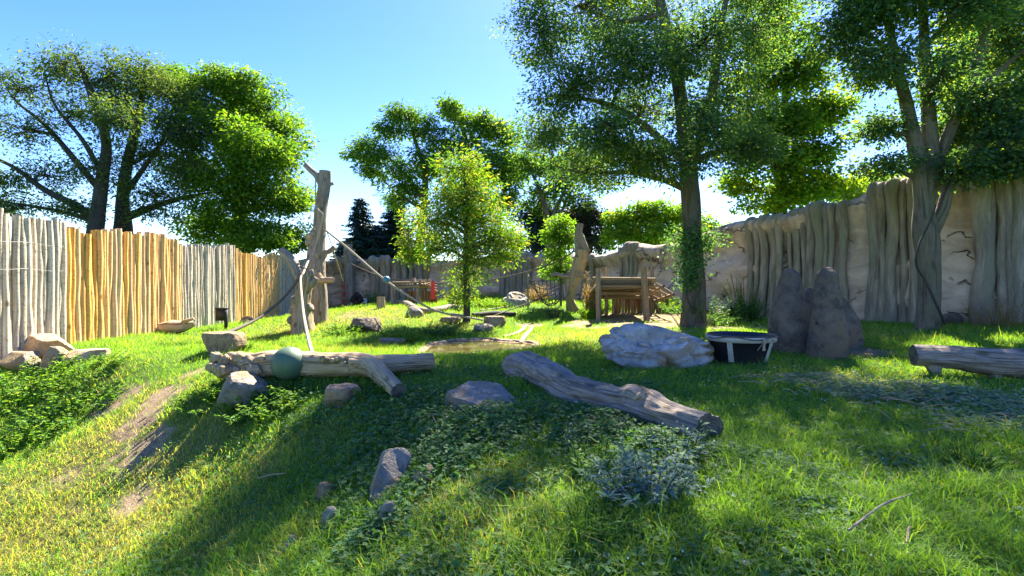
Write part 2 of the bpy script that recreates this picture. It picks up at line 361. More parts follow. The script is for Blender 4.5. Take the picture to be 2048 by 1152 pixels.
# ------------------------------------------------------------------ terrain: a bank falling to the left in front, a plateau, a mound, a slope up to the back wall
# fence line and wall line in plan
def fence_x(y): return -11.05-.035*(y-11)
WALL = np.array([(600, 32.0), (634, 31.2), (800, 31.0), (1000, 30.3), (1100, 29.3), (1200, 27.6), (1300, 25.0), (1400, 22.0), (1520, 18.8), (1690, 16.2), (1850, 14.5), (2048, 12.9), (2300, 11.4), (2700, 9.6)])
WTOP = np.array([(600, 524), (650, 524), (690, 517), (740, 519), (790, 516), (840, 522), (900, 523), (960, 516), (1030, 508), (1100, 508), (1180, 512), (1215, 509), (1240, 498), (1258, 488), (1275, 487), (1300, 492), (1350, 486), (1372, 484), (1400, 468), (1440, 452), (1480, 441), (1510, 440), (1560, 434), (1600, 420), (1640, 410), (1685, 408), (1720, 392), (1760, 371), (1800, 362), (1835, 355), (1900, 350), (2048, 338), (2300, 310), (2700, 250)])
def wall_d(px): return np.interp(px, WALL[:, 0], WALL[:, 1])
_ctl = [  # px, py, depth
 (0, 715, 11.1), (120, 690, 12.6), (340, 660, 17.2), (455, 648, 20.7), (590, 632, 27.5), (650, 612, 31), (800, 606, 30.5), (1000, 592, 30), (1100, 598, 29), (1200, 604, 27.5), (1300, 610, 25), (1400, 618, 22),
 (1520, 636, 18.6), (1690, 642, 16), (1850, 648, 14.2), (2048, 648, 12.6), (2300, 650, 11),
 (200, 727, 10.2), (330, 700, 12.0), (330, 760, 9.4), (440, 770, 8.5), (640, 762, 8.3), (860, 745, 8.8), (1010, 748, 8.6), (1240, 745, 8.9), (1330, 738, 9.0), (1500, 728, 9.2), (1680, 716, 9.7), (1815, 742, 8.2), (2048, 752, 8.0), (1950, 700, 9.8),
 (1450, 885, 4.85), (1600, 900, 4.6), (2048, 900, 4.5), (1230, 830, 5.9), (1800, 820, 6.1), (2048, 1152, 2.6), (1500, 1152, 2.65), (1250, 1010, 3.55), (1024, 1152, 3.0), (600, 1152, 4.1), (300, 1152, 5.1), (0, 1152, 5.8),
 (1024, 950, 4.5), (780, 985, 4.6), (800, 815, 7.0), (960, 830, 6.2), (560, 880, 6.8), (300, 1000, 6.6), (0, 950, 7.6), (0, 800, 10.2), (150, 850, 9.2), (440, 800, 8.0), (430, 900, 7.3), (660, 1050, 4.9),
 (605, 666, 16.6), (637, 640, 18.2), (430, 690, 13.6), (720, 622, 18.5), (725, 660, 15.8), (640, 700, 12.2), (850, 660, 16.5), (940, 640, 18.4), (880, 690, 13.4), (1040, 690, 13.2), (960, 705, 11.8), (1050, 652, 18.6),
 (908, 608, 24), (1030, 607, 23.5), (830, 605, 26), (715, 613, 26.5), (1150, 625, 21.8), (1200, 640, 18.4), (1293, 640, 18.4), (1280, 628, 20.6), (1385, 655, 15.6), (1250, 665, 14.4), (1100, 720, 10.5), (1480, 650, 16.6), (1760, 655, 13.6), (1855, 656, 13.2)]
_A = np.array([P(*c) for c in _ctl])
_far = np.array([(-20, 3, -1.9), (-14, 6, -1.5), (0, -6, -1.0), (8, -4, 0.0), (16, 2, .15), (18, 10, .7), (-20, 20, .1), (-20, 34, .2), (0, 38, .8), (16, 30, .6), (24, 18, .8)])
_A = np.vstack([_A, _far])
def _phi(r2): return np.where(r2 > 1e-9, .5*r2*np.log(np.maximum(r2, 1e-9)), 0)
_n = len(_A); _K = np.zeros((_n+3, _n+3))
_K[:_n, :_n] = _phi(((_A[:, None, :2]-_A[None, :, :2])**2).sum(-1))+np.eye(_n)*.6
_K[:_n, _n] = 1; _K[:_n, _n+1:] = _A[:, :2]; _K[_n:, :_n] = _K[:_n, _n:].T
_w = np.linalg.solve(_K, np.concatenate([_A[:, 2], [0, 0, 0]]))
POND = None
def H0(x, y):
    x = np.asarray(x, float); y = np.asarray(y, float); sh = x.shape; x = x.ravel(); y = y.ravel(); out = np.zeros_like(x)
    for i in range(0, len(x), 60000):
        xx, yy = x[i:i+60000], y[i:i+60000]
        r2 = (xx[:, None]-_A[None, :, 0])**2+(yy[:, None]-_A[None, :, 1])**2
        out[i:i+60000] = _phi(r2)@_w[:_n]+_w[_n]+_w[_n+1]*xx+_w[_n+2]*yy
    f = smooth(16, 26, np.hypot(x*.9, y-14))
    out = np.clip(out, -2.6, 1.4)
    return (out*(1-f)+.3*f).reshape(sh)
pond_c = P(955, 690, 13.3)[:2]
pond_z = None
def pond_r(x, y):                   # < 1 inside the water
    dx, dy = x-pond_c[0], y-pond_c[1]
    a = np.arctan2(dy/1.55, dx/1.25)
    rr = 1+.12*np.sin(2*a+.6)+.09*np.sin(3*a+2.0)+.06*np.sin(5*a)
    return np.hypot(dx/1.25, dy/1.55)/rr
def H(x, y, micro=True):
    x = np.asarray(x, float); y = np.asarray(y, float)
    z = H0(x, y)
    if pond_z is not None:
        q = pond_r(x, y); f = 1-smooth(.95, 1.9, q)
        z = z*(1-f)+(pond_z+.03)*f-.16*(1-smooth(.75, 1.05, q))
    if micro:
        near = 1-smooth(30, 45, np.hypot(x, y))
        z = z+near*(.045*n2(x, y, 1.1, 5)+.022*n2(x, y, 4.0, 6))
    return z
pond_z = float(H0(pond_c[0], pond_c[1]))-.03
_hc = {}
def hit(px, py):
    if (px, py) not in _hc: _hc[(px, py)] = _hit(px, py)
    return _hc[(px, py)].copy()
def _hit(px, py):                    # where the view ray through a pixel meets the ground
    d = np.concatenate([np.arange(2, 12, .05), np.arange(12, 34, .1)])
    x = (px-1024)/1024*d; z = CAMZ+(576-py)/1024*d
    below = np.where(z < H(x, d))[0]
    k = below[0] if len(below) else len(d)-1
    return np.array([x[k], d[k], float(H(x[k], d[k]))])
def G(x, y): return float(H(np.array([x]), np.array([y]))[0])
def on(px, d):                      # ground point at a column of the picture and a depth
    x = (px-1024)/1024*d; return np.array([x, d, G(x, d)])
def blobs(x, y, lst):
    f = np.zeros_like(x)
    for (px, py, r, s) in lst:
        c = hit(px, py); f = np.maximum(f, s*np.exp(-((x-c[0])**2+(y-c[1])**2)/(r*r)))
    return f
DIRT = [(250, 790, .5, .9), (325, 800, .5, .9), (280, 850, .4, .9), (230, 940, .45, .85), (310, 885, .45, .95), (200, 990, .35, .8), (390, 745, .35, .6), (130, 960, .35, .6), (260, 1000, .35, .6), (1250, 642, 1.7, 1.4), (1205, 648, 1.3, 1.2), (1320, 645, 1.6, 1.3), (1280, 632, 1.6, 1.4), (1410, 655, 1.1, .9), (1350, 662, .9, .7), (1480, 655, 1.0, .8), (1725, 705, .55, .95), (1690, 690, .4, .7),
        (1060, 652, .6, .9), (1080, 690, .35, .6), (1840, 662, .5, .7), (1880, 670, .5, .6), (700, 632, .9, .5), (870, 860, .15, .4), (1280, 985, .22, .7), (1620, 735, .35, .5), (1850, 760, .5, .5)]
DRY = [(100, 1040, 1.3, 1.0), (30, 1100, .9, .9), (250, 1060, 1.0, .9), (180, 900, 1.1, .95), (60, 960, .9, .8), (260, 830, .9, .8), (160, 1000, .7, .9), (330, 930, .8, .8), (420, 860, .6, .7), (540, 920, .5, .9), (640, 880, .5, .5), (450, 1060, .5, .7), (380, 1000, .5, .6), (330, 870, .9, .8), (600, 655, 1.6, .7), (740, 628, 2.0, .7), (900, 650, 1.4, .5), (1120, 680, 2.0, .5), (1230, 665, 1.2, .8), (880, 1010, .35, .6), (1000, 960, .4, .4), (560, 1100, .4, .5), (1700, 670, 1.0, .6), (470, 680, 1.5, .4), (1650, 760, .7, .6), (1870, 790, .9, .5), (960, 1060, .5, .5), (200, 760, .8, .4), (650, 700, 1.2, .5)]
def masks(x, y):
    n = n2(x, y, 1.3, 21); n_ = n2(x, y, .5, 22)
    dirt = blobs(x, y, DIRT)*(1+1.1*n+.5*n2(x, y, 5.0, 23)); dry = np.clip(blobs(x, y, DRY)*(1+.6*n)+.25*np.clip(n_-.15, 0, 1), 0, 1)
    q = pond_r(x, y); dirt = np.maximum(dirt, .75*(1-smooth(1.0, 1.3, q)))
    return np.clip(dirt, 0, 1), dry

def make_ground():
    n = 310; u = np.linspace(-1, 1, n)
    X = 17*u+900*np.sign(u)*np.abs(u)**9; Y = 13+15.5*u+1500*np.sign(u)*np.abs(u)**9
    gx, gy = np.meshgrid(X, Y); z = H(gx, gy)
    i = (np.arange(n-1)[:, None]*n+np.arange(n-1)[None, :]); F = np.stack([i, i+1, i+n+1, i+n], -1).reshape(-1, 4)
    d, dr = masks(gx.ravel(), gy.ravel())
    far = np.hypot(gx.ravel(), gy.ravel()) > 40; d[far] = 0; dr[far] = .2
    mb = MB(); v = np.stack([gx, gy, z], -1).reshape(-1, 3)
    mb.add(v, F, 0, v, np.stack([d, dr, d*0, d*0+1], -1))
    o = mb.build('ground', M['ground']); o['kind'] = 'structure'; o['label'] = 'grassy ground with bare tan soil patches'
make_ground()
def make_pond():
    th = np.linspace(0, 2*np.pi, 72, endpoint=False); mb = MB()
    ring = []
    for t in th:
        r = 1.0
        for _ in range(6):
            x, y = pond_c[0]+np.cos(t)*1.25*r, pond_c[1]+np.sin(t)*1.55*r; r /= float(pond_r(np.array(x), np.array(y)))/1.04
        ring.append((x, y, pond_z))
    ring = np.array(ring); mb.add(np.vstack([ring, [[*pond_c, pond_z]]]), np.array([[k, (k+1) % 72, 72] for k in range(72)]))
    o = mb.build('pond_water', M['water'], smooth_=False); o['kind'] = 'structure'; o['label'] = 'shallow murky olive water of the small pond'
    rim = thing('pond_edging', 'low pale stone edging curving along the small pond', 'edging', (*pond_c, pond_z))
    rs = np.random.RandomState(5); k = 0
    c = ring-np.array([*pond_c, 0])
    segs = [(a, a+3) for a in range(-12, 20, 3)]+[(a, a+3) for a in range(22, 34, 3)]
    for (a, b) in segs:
        idx = [q % 72 for q in range(a, b+1)]; m = MB()
        path = [np.array([pond_c[0]+c[q][0]*1.05, pond_c[1]+c[q][1]*1.05, pond_z+.02+rs.uniform(-.01, .015)]) for q in idx]
        tube(m, path, [.07, .085+rs.uniform(0, .02), .085, .07], 8, 7, [(.25, 1.5, 4)], flat=.55, seed=a+50)
        m.build('edging_stone', M['rock_sand'] if k % 3 else M['rock_grey'], rim); k += 1
make_pond()
def channel():
    t = thing('stone_channel', 'pale curved stone lips of the little channel feeding the pond', 'edging', hit(1052, 668))
    for pts in ([(1008, 676), (1030, 671), (1044, 662), (1054, 652)], [(1042, 692), (1046, 680), (1056, 668), (1066, 654)]):
        m = MB(); tube(m, [hit(*q)+[0, 0, .03] for q in pts], [.06, .08, .08, .06], 8, 24, [(.3, 1.5, 3)], flat=.6, seed=pts[0][0]); m.build('channel_lip', M['rock_sand'], t)
channel()

# ------------------------------------------------------------------ log palisade on the left
def pole_meshes(seed, mats, n=7):
    out = []
    for k in range(n):
        rs = np.random.RandomState(seed+k); mb = MB()
        bend = rs.uniform(-.016, .016, (6, 2)); pts = np.array([[bend[i, 0], bend[i, 1], z] for i, z in enumerate(np.linspace(0, 1, 6))]); pts[0, :2] = 0
        pts[:, 2] *= 3.2
        tube(mb, pts, [.088, .082, .078, .076, .074, .07], 10, 16, [(.14, 1.1, 1.6), (.07, 2.5, 6)], (False, True), 0, 1, seed=seed+k)
        out.append(mb.mesh('pole', mats))
    return out
def fence():
    GR = pole_meshes(100, [M['pole_grey'], M['log_end']]); OR = pole_meshes(200, [M['pole_orange'], M['pole_orange']])
    secs = [(9.6, 12.58, 'g', 'weathered grey log fence section nearest the camera, behind the sandstone boulders'),
            (12.58, 17.25, 'o', 'wide orange log fence section between the nearest grey section and the rotten log'),
            (17.25, 20.9, 'g', 'grey log fence section with tree shadow, behind the black box on a post'),
            (20.9, 25.2, 'o', 'farther narrow orange log fence section behind the leaning rope'),
            (25.2, 31.6, 'g', 'farthest grey log fence section behind the dead climbing tree')]
    rs = np.random.RandomState(3); y = 9.6
    for (a, b, kind, lab) in secs:
        c = np.array([fence_x(a), a, G(fence_x(a), a)]); t = thing('log_fence', lab, 'fence', c, 'log palisade sections along the left side')
        tops = []
        while y < b:
            big = rs.uniform(.84, 1.22); r = .078*big; y += r*.87
            x = fence_x(y)+rs.uniform(-.035, .035); g = G(x, y)-.08
            top = CAMZ+1.60+.10*math.sin(y*1.3)+.05*math.sin(y*3.1+1)+rs.uniform(-.065, .065)-(.07 if kind == 'o' and a > 18 else 0)
            me = (GR if kind == 'g' else OR)[rs.randint(7)]
            place('pole', me, t, (x, y, g), (rs.uniform(-.013, .013), rs.uniform(-.013, .013), rs.uniform(0, 6.3)), (big, big, (top-g)/3.2))
            y += r*.87
        for k, hz in enumerate((CAMZ+1.02, CAMZ+.42)):
            if a > 10: continue
            m = MB(); tube(m, [(fence_x(q)+.10, q, hz+.02*math.sin(q*5)) for q in np.linspace(a, b, 12)], [.003], 5, 12); m.build('wire', M['wire'], t)
fence()

# ------------------------------------------------------------------ artificial rock wall
def wall_pt(px):
    d = wall_d(px); return np.stack([(px-1024)/1024*d, d], -1)
wall_px = np.linspace(604, 2500, 1400); _wp = wall_pt(wall_px)
for _ in range(60):                                                # round the corners of the plan
    _wp[1:-1] = _wp[1:-1]*.5+(_wp[:-2]+_wp[2:])*.25
_s = np.concatenate([[0], np.cumsum(np.linalg.norm(np.diff(_wp, axis=0), axis=1))])
wall_top = CAMZ+(576-np.interp(wall_px, WTOP[:, 0], WTOP[:, 1]))/1024*_wp[:, 1]
def wall_at(px):
    x = np.interp(px, wall_px, _wp[:, 0]); y = np.interp(px, wall_px, _wp[:, 1]); s = np.interp(px, wall_px, _s)
    e = 3.0; t = nrm(np.array([np.interp(px+e, wall_px, _wp[:, 0])-np.interp(px-e, wall_px, _wp[:, 0]), np.interp(px+e, wall_px, _wp[:, 1])-np.interp(px-e, wall_px, _wp[:, 1])]))
    return np.array([x, y]), np.array([t[1], -t[0]]), np.interp(px, wall_px, wall_top)
def make_wall():
    base = wall_at(1200)[0]
    t = thing('rock_wall', 'long artificial rock wall with fluted root columns closing the enclosure', 'wall', (*base, G(*base)))
    S_ = np.arange(0, _s[-1], .11); px = np.interp(S_, _s, wall_px); x = np.interp(S_, _s, _wp[:, 0]); y = np.interp(S_, _s, _wp[:, 1])
    tx = np.gradient(x); ty = np.gradient(y); l = np.hypot(tx, ty); nx, ny = ty/l, -tx/l
    top = np.interp(px, wall_px, wall_top)+.05*fbm(np.stack([S_*.9, S_*0, S_*0], -1), 3, 4); bot = H(x, y)-.4
    rows = []
    nv = 34
    for k in range(nv):
        v = k/(nv-1); z = bot+(top-bot)*v
        q = np.stack([S_*.38, z*1.0, S_*0], -1)
        dsp = .26*fbm(q, 4, 31)+.07*np.round(2.2*fbm(np.stack([S_*.55, z*1.5, S_*0+7], -1), 2, 37))+.10*np.abs(fbm(np.stack([S_*.9, z*2.2, S_*0], -1), 3, 33))-.05*np.abs(np.sin(z*3.2+2*fbm(np.stack([S_*.3, z*.2, S_*0], -1), 2, 35)))
        dsp = dsp+.16*np.exp(-((v-.93)/.10)**2)-.12*np.exp(-((v-.70)/.12)**2)
        if v > .95: dsp = dsp-(v-.95)/.05*.16
        rows.append((np.stack([x+nx*dsp, y+ny*dsp, z], -1), np.stack([S_, S_*0+v, z], -1)))
    for w_, zz in ((-.18, .035), (-.38, .03), (-.52, -.08), (-.58, -.5)):
        rows.append((np.stack([x+nx*w_, y+ny*w_, top+zz], -1), np.stack([S_, S_*0+1, top+zz-w_], -1)))
    rows.append((np.stack([x-nx*.62, y-ny*.62, bot], -1), np.stack([S_, S_*0, bot], -1)))
    V = np.stack([r[0] for r in rows]); Gr = np.stack([r[1] for r in rows]); n, m = V.shape[:2]
    i = (np.arange(n-1)[:, None]*m+np.arange(m-1)[None, :]); F = np.stack([i, i+1, i+m+1, i+m], -1).reshape(-1, 4)
    mb = MB(); mb.add(V.reshape(-1, 3), F, 0, Gr.reshape(-1, 3)); mb.build('rock_face', M['wall'], t)
    rs = np.random.RandomState(8)
    def column(px, r, seed):
        p, nn, tp = wall_at(px); g = G(*p)-.2
        tt = np.array([-nn[1], nn[0]]); o = rs.uniform(.02, .17); lean = rs.uniform(-.10, .10)
        pts = []
        hh = tp-g
        for f, out, lt in ((0, o+.10, lean), (.2, o+.03, lean*.6+rs.uniform(-.05, .05)), (.45, o, rs.uniform(-.05, .05)), (.7, o-.04, rs.uniform(-.05, .05)), (.86, o+.02, 0), (.96, o+.06, rs.uniform(-.03, .03)), (.99, o-.10, 0), (.985, o-.36, 0)):
            pts.append((*(p+nn*out+tt*lt), g+hh*f))
        m = MB(); tube(m, pts, np.array([1.2, .95, .85, .85, .95, 1.2, 1.1, .8])*r, 14, 34, [(.28, 1.2, 1.6), (.14, 2.5, 4)], (False, True), seed=seed)
        m.build('root_column', M['root'], t)
    k = 0
    for (a, b, n, r) in ((690, 706, 2, .15), (748, 778, 4, .17), (801, 838, 6, .14), (1006, 1062, 8, .15), (1172, 1186, 2, .15), (1243, 1274, 5, .12), (1500, 1688, 13, .12), (1752, 1826, 5, .135), (1966, 2062, 6, .17), (2110, 2150, 3, .16)):
        for px in np.linspace(a, b, n):
            r_ = r*1.08
            column(px+rs.uniform(-3, 3), r_*rs.uniform(.7, 1.35), 300+k); k += 1
    for dz in (.14, .24):                                           # thin guard wires above the right-hand part
        m = MB(); pts = []
        for px in np.linspace(1640, 2100, 14):
            p, nn, tp = wall_at(px); pts.append((*(p-nn*.1), tp+dz))
        tube(m, pts, [.005], 5, 30); m.build('guard_wire', M['wire'], t)
make_wall()
# ------------------------------------------------------------------ rocks
def boxpx(l, r, t, b, d=None):      # frame of a thing in the picture -> its foot on the ground, width, height in metres
    c = hit((l+r)/2, b) if d is None else on((l+r)/2, d)
    k = c[1]/1024; return c, (r-l)*k, (b-t)*k
def rock_shape(mb, c, size, seed, planes=9, rz=0.0, rough=.06, sub=4, flat_top=None, fold=0, mi=0, tilt=(0, 0), lo=.5, hi=.85):
    v, f = ico(sub); v = v.copy(); rs = np.random.RandomState(seed)
    pl = [(nrm(rs.normal(size=3)), rs.uniform(lo, hi)) for _ in range(planes)]
    if flat_top is not None: pl.append((nrm(np.array([tilt[0], tilt[1], 1.0])), flat_top))
    for n, d in pl:
        o = np.maximum(v@n-d, 0); v = v-o[:, None]*n*.96
    n_ = nrm(v)
    v = v+n_*(rough*fbm(v*2.2+seed, 4, seed)+rough*.35*fbm(v*7+seed, 3, seed+3))[:, None]
    if fold: v = v+n_*(-fold*np.abs(fbm(v*np.array([1.6, 2.4, 2.8])+seed, 3, seed+9)))[:, None]
    lo_, hi_ = v.min(0), v.max(0); v = (v-(lo_+hi_)/2)/(hi_-lo_)
    s = np.asarray(size); v = v*s
    ca, sa = math.cos(rz), math.sin(rz); M_ = np.array([[ca, -sa, 0], [sa, ca, 0], [0, 0, 1]]); v = v@M_.T
    g = v.copy(); mb.add(v+np.asarray(c), f, mi, g+seed*1.7)
def rock(label, l, r, t, b, mat, seed, depth=.8, sink=.6, d=None, name='rock', group='loose rocks in the grass', **kw):
    c, wd, h = boxpx(l, r, t, b, d); mb = MB(); hh = h*(1+sink)
    dy = wd*depth
    rock_shape(mb, c+np.array([0, dy*.25, h-hh/2]), (wd, dy, hh), seed, **kw)
    return tag(mb.build(name, M[mat], loc=c, smooth_=kw.get('planes', 9) < 4), label, 'rock', group)
rock('large rounded sandstone boulder leaning on the nearest grey fence section', 30, 118, 672, 712, 'rock_sand', 1, planes=7, flat_top=.6)
rock('reddish angular rock in front of the large sandstone boulder', 64, 130, 696, 738, 'rock_brown', 2, planes=8)
rock('low pinkish flat rock right of the sandstone boulder pile', 124, 202, 700, 724, 'rock_sand', 3, planes=7, flat_top=.5)
rock('low grey flat rock at the left edge of the sandstone boulder pile', -8, 66, 708, 735, 'rock_slab', 4, planes=7, flat_top=.5)
rock('flat topped brown boulder at the top of the bank below the dark rope', 398, 482, 665, 708, 'rock_brown', 45, planes=9, flat_top=.55)
rock('pale grey boulder leaning in the nettles below the burl log', 432, 528, 750, 812, 'rock_grey', 6, planes=8, rz=.3)
rock('brown broken rock under the fork of the burl log', 642, 716, 775, 812, 'rock_brown', 7, planes=9, flat_top=.6)
rock('small grey stone peeking out behind the brown broken rock', 672, 704, 768, 790, 'rock_grey', 8, planes=9)
rock('small dark grey rock right of the upright wedge rock', 824, 868, 934, 974, 'rock_slab', 22, sink=.3, planes=9)
rock('narrow grey stone half buried below the upright wedge rock', 756, 794, 1010, 1066, 'rock_slab', 23, depth=.5, sink=.3, planes=9)
rock('small pale triangular stone on the lower bank', 638, 680, 1020, 1062, 'rock_grey', 24, depth=.6, sink=.3, planes=9)
rock('faint brown stone sunk in the grass of the bank', 630, 664, 970, 1002, 'rock_brown', 25, sink=.3, planes=9)
rock('tiny pale stone low on the bank', 566, 596, 1074, 1106, 'rock_grey', 26, sink=.3, planes=9)
rock('dark grey slab rock set into the front of the grassy mound', 690, 760, 638, 664, 'mound', 27, depth=.9, planes=8, flat_top=.55, rz=.2)
rock('flat pale brown rock beside the pond channel', 966, 1012, 633, 655, 'rock_brown', 28, planes=8, flat_top=.5)
rock('dark stone in front of the pale rock by the pond', 946, 986, 648, 664, 'rock_grey', 29, planes=8)
rock('white grey boulder on the rise behind the pond', 1000, 1062, 584, 612, 'rock_white', 30, planes=5, fold=.3, rough=.1)
rock('grey boulder at the bend of the curved log', 806, 846, 614, 634, 'rock_grey', 31, planes=7)
rock('brown grey rock half hidden behind the dark bush at the wall', 1432, 1468, 592, 618, 'rock_brown', 32, planes=7, d=17.8)
rock('small flat stones beside the trunk of the flowering chestnut', 880, 922, 634, 644, 'rock_brown', 33, planes=8, flat_top=.5)
rock('thin split stone lying below the grassy mound', 752, 810, 678, 690, 'rock_grey', 34, planes=8, flat_top=.4)
rock('dark low rock at the foot of the right wall behind the split trunk', 1890, 1932, 634, 656, 'mound', 35, planes=7, d=13.6)
rock('small tan stone by the foot of the flat grey slab', 1010, 1036, 800, 814, 'rock_sand', 36, planes=8)
rock('brown chunk lying near the farther fence at the dark rope', 478, 506, 640, 654, 'rock_brown', 37, planes=8, d=19.5)
def slab(label, outline, ext, mat, seed, amp=.02):
    pts = np.array([P(*q) for q in outline]); c = pts.mean(0); bm = bmesh.new()
    a = [bm.verts.new(q) for q in pts]; f = bm.faces.new(a); ex = bmesh.ops.extrude_face_region(bm, geom=[f]); nv = [e for e in ex['geom'] if isinstance(e, bmesh.types.BMVert)]
    rs = np.random.RandomState(seed); cc = Vector(c)
    for v in nv: v.co = cc+(v.co-cc)*1.12+Vector(ext)*rs.uniform(.85, 1.15)
    bmesh.ops.recalc_face_normals(bm, faces=bm.faces); bmesh.ops.bevel(bm, geom=list(bm.edges), offset=.018, segments=2, affect='EDGES')
    bmesh.ops.triangulate(bm, faces=list(bm.faces))
    for _ in range(3):
        e = [q for q in bm.edges if q.calc_length() > .05]
        if e: bmesh.ops.subdivide_edges(bm, edges=e, cuts=1); bmesh.ops.triangulate(bm, faces=list(bm.faces))
    bm.normal_update(); bm.verts.ensure_lookup_table(); V = np.array([v.co[:] for v in bm.verts]); N_ = np.array([v.normal[:] for v in bm.verts]); F = np.array([[v.index for v in q.verts] for q in bm.faces]); bm.free()
    V = V+N_*(amp*fbm(V*4+seed, 4, seed)+amp*1.2*np.round(fbm(V*1.5+seed, 2, seed+1)*3)/3)[:, None]
    mb = MB(); mb.add(V, F, 0, V-c); return tag(mb.build('rock', M[mat], loc=c, smooth_=False), label, 'rock', 'loose rocks in the grass')
slab('large flat tilted grey slab rock left of the long centre log', [(890, 780, 6.7), (912, 774, 6.8), (936, 760, 7.1), (972, 761, 7.1), (1002, 765, 7.0), (1020, 783, 6.7), (1034, 800, 6.4), (1010, 814, 6.2), (984, 828, 6.0), (962, 816, 6.15), (940, 804, 6.35), (905, 796, 6.5)], (.02, .1, -.32), 'rock_slab', 5)
slab('upright grey wedge rock standing in the ground ivy', [(774, 897, 4.95), (796, 894, 5.0), (818, 900, 5.0), (824, 914, 4.95), (812, 944, 4.85), (804, 972, 4.74), (786, 990, 4.66), (764, 1004, 4.6), (742, 1002, 4.58), (748, 968, 4.68), (762, 930, 4.8)], (-.10, .26, -.14), 'rock_slab', 6, .02)
# the big pale boulder: folded, weathered
def big_boulder():
    c, wd, h = boxpx(1206, 1446, 650, 738); mb = MB(); v, f = ico(5); v = v.copy()
    rs = np.random.RandomState(4)
    for n, d in [(nrm(rs.normal(size=3)), rs.uniform(.6, .85)) for _ in range(5)]+[(nrm(np.array([.35, -.15, 1])), .62)]:
        v = v-np.maximum(v@n-d, 0)[:, None]*n*.9
    n_ = nrm(v); q = v*np.array([1.2, 1.5, 1.7])+np.array([3.1, 0, 0]); wq = q+.5*np.stack([fbm(q+k*9, 2, k) for k in range(3)], -1)
    rid = np.abs(fbm(wq*1.1, 3, 71)); v = v+n_*(.20*fbm(v*1.6+8, 3, 70)+.10-.42*np.exp(-(rid/.11)**2)*.6+.045*fbm(v*8, 4, 72))[:, None]
    lo_, hi_ = v.min(0), v.max(0); v = (v-(lo_+hi_)/2)/(hi_-lo_)*np.array([wd, wd*.6, h*1.35])
    mb.add(v+c+np.array([0, wd*.18, h-h*1.35/2]), f, 0, v)
    tag(mb.build('boulder', M['rock_white'], loc=c), 'big pale folded boulder lying left of the black tub', 'boulder')
big_boulder()

# ------------------------------------------------------------------ logs and dead wood
WOOD = lambda k: [M[k], M['log_end']]
def centre_log():
    a = hit(1022, 752); b = hit(1418, 892); t = thing('fallen_log', 'long gnarled fallen log lying diagonally across the centre foreground', 'log', (a+b)/2)
    d = b-a; L = np.linalg.norm(d); rs = np.random.RandomState(2)
    pts = []; rads = []
    for f, r, up, sd in ((0, .17, .19, 0), (.06, .235, .20, .04), (.2, .225, .17, .05), (.38, .20, .16, -.03), (.52, .185, .15, -.06), (.66, .175, .15, .0), (.74, .20, .16, .04), (.86, .165, .14, .02), (1, .16, .13, 0)):
        p = a+d*f; z = G(p[0], p[1]); n = np.array([-d[1], d[0], 0])/L
        pts.append(np.array([p[0], p[1], z+up])+n*sd); rads.append(r)
    def cav(th, s):                  # a hollow running along the top of the rotten end and two knot holes
        m = 1-.42*np.exp(-((s-.19)/.15)**2)*np.exp(-(np.angle(np.exp(1j*(th-1.7)))/.42)**2)
        m = m-.35*np.exp(-((s-.70)/.035)**2)*np.exp(-(np.angle(np.exp(1j*(th-3.0)))/.5)**2)
        m = m+.30*np.exp(-((s-.755)/.03)**2)*np.exp(-(np.angle(np.exp(1j*(th-2.2)))/.5)**2)+.2*np.exp(-((s-.45)/.05)**2)*np.exp(-(np.angle(np.exp(1j*(th-3.4)))/.5)**2)
        return m
    m = MB(); tube(m, pts, rads, 56, 150, [(.26, 1.0, 1.6), (.22, 2.4, 2.8), (.13, 5, 4.0), (.09, 12, 5.0)], (True, True), 0, 1, seed=12, func=cav)
    m.build('trunk', WOOD('dead_grey'), t)
    for k, (f, th, ln) in enumerate(((.73, .9, .14), (.48, -.3, .12), (.93, -.5, .08), (.3, .2, .1), (.62, -.4, .1), (.84, .3, .07))):
        p = np.array(pts[0])*(1-f)+np.array(pts[-1])*f; m = MB(); dr = np.array([.3*math.cos(th), -.8, .45*math.sin(th)+.1])
        tube(m, [p+dr*.12, p+dr*.24, p+dr*(.24+ln)], [.11, .075, .05], 12, 8, [(.25, 2, 6)], seed=k); m.build('knot', WOOD('dead_tan'), t)
centre_log()
def right_log():
    a = hit(1826, 748); b = hit(2150, 768); t = thing('fallen_log', 'thick weathered log lying at the right edge', 'log', a)
    pts = [a+[0, 0, .29], a*.75+b*.25+[0, 0, .29], a*.5+b*.5+[0, 0, .25], a*.25+b*.75+[0, 0, .25], b+[0, 0, .23]]
    m = MB(); tube(m, pts, [.165, .18, .20, .205, .205], 40, 90, [(.18, 1, 1.4), (.13, 3, 2.2), (.08, 9, 3.0)], (True, True), 0, 1, seed=31); m.build('trunk', WOOD('dead_grey'), t)
    for k, f in enumerate((.12, .5)):
        p = a*(1-f)+b*f; m = MB(); tube(m, [p+[0, 0, .22], p+[.02, -.05, .05], p+[.03, -.06, -.1]], [.12, .09, .07], 10, 8, [(.3, 2, 5)], seed=k+4); m.build('branch_stub', WOOD('dead_grey'), t)
right_log()
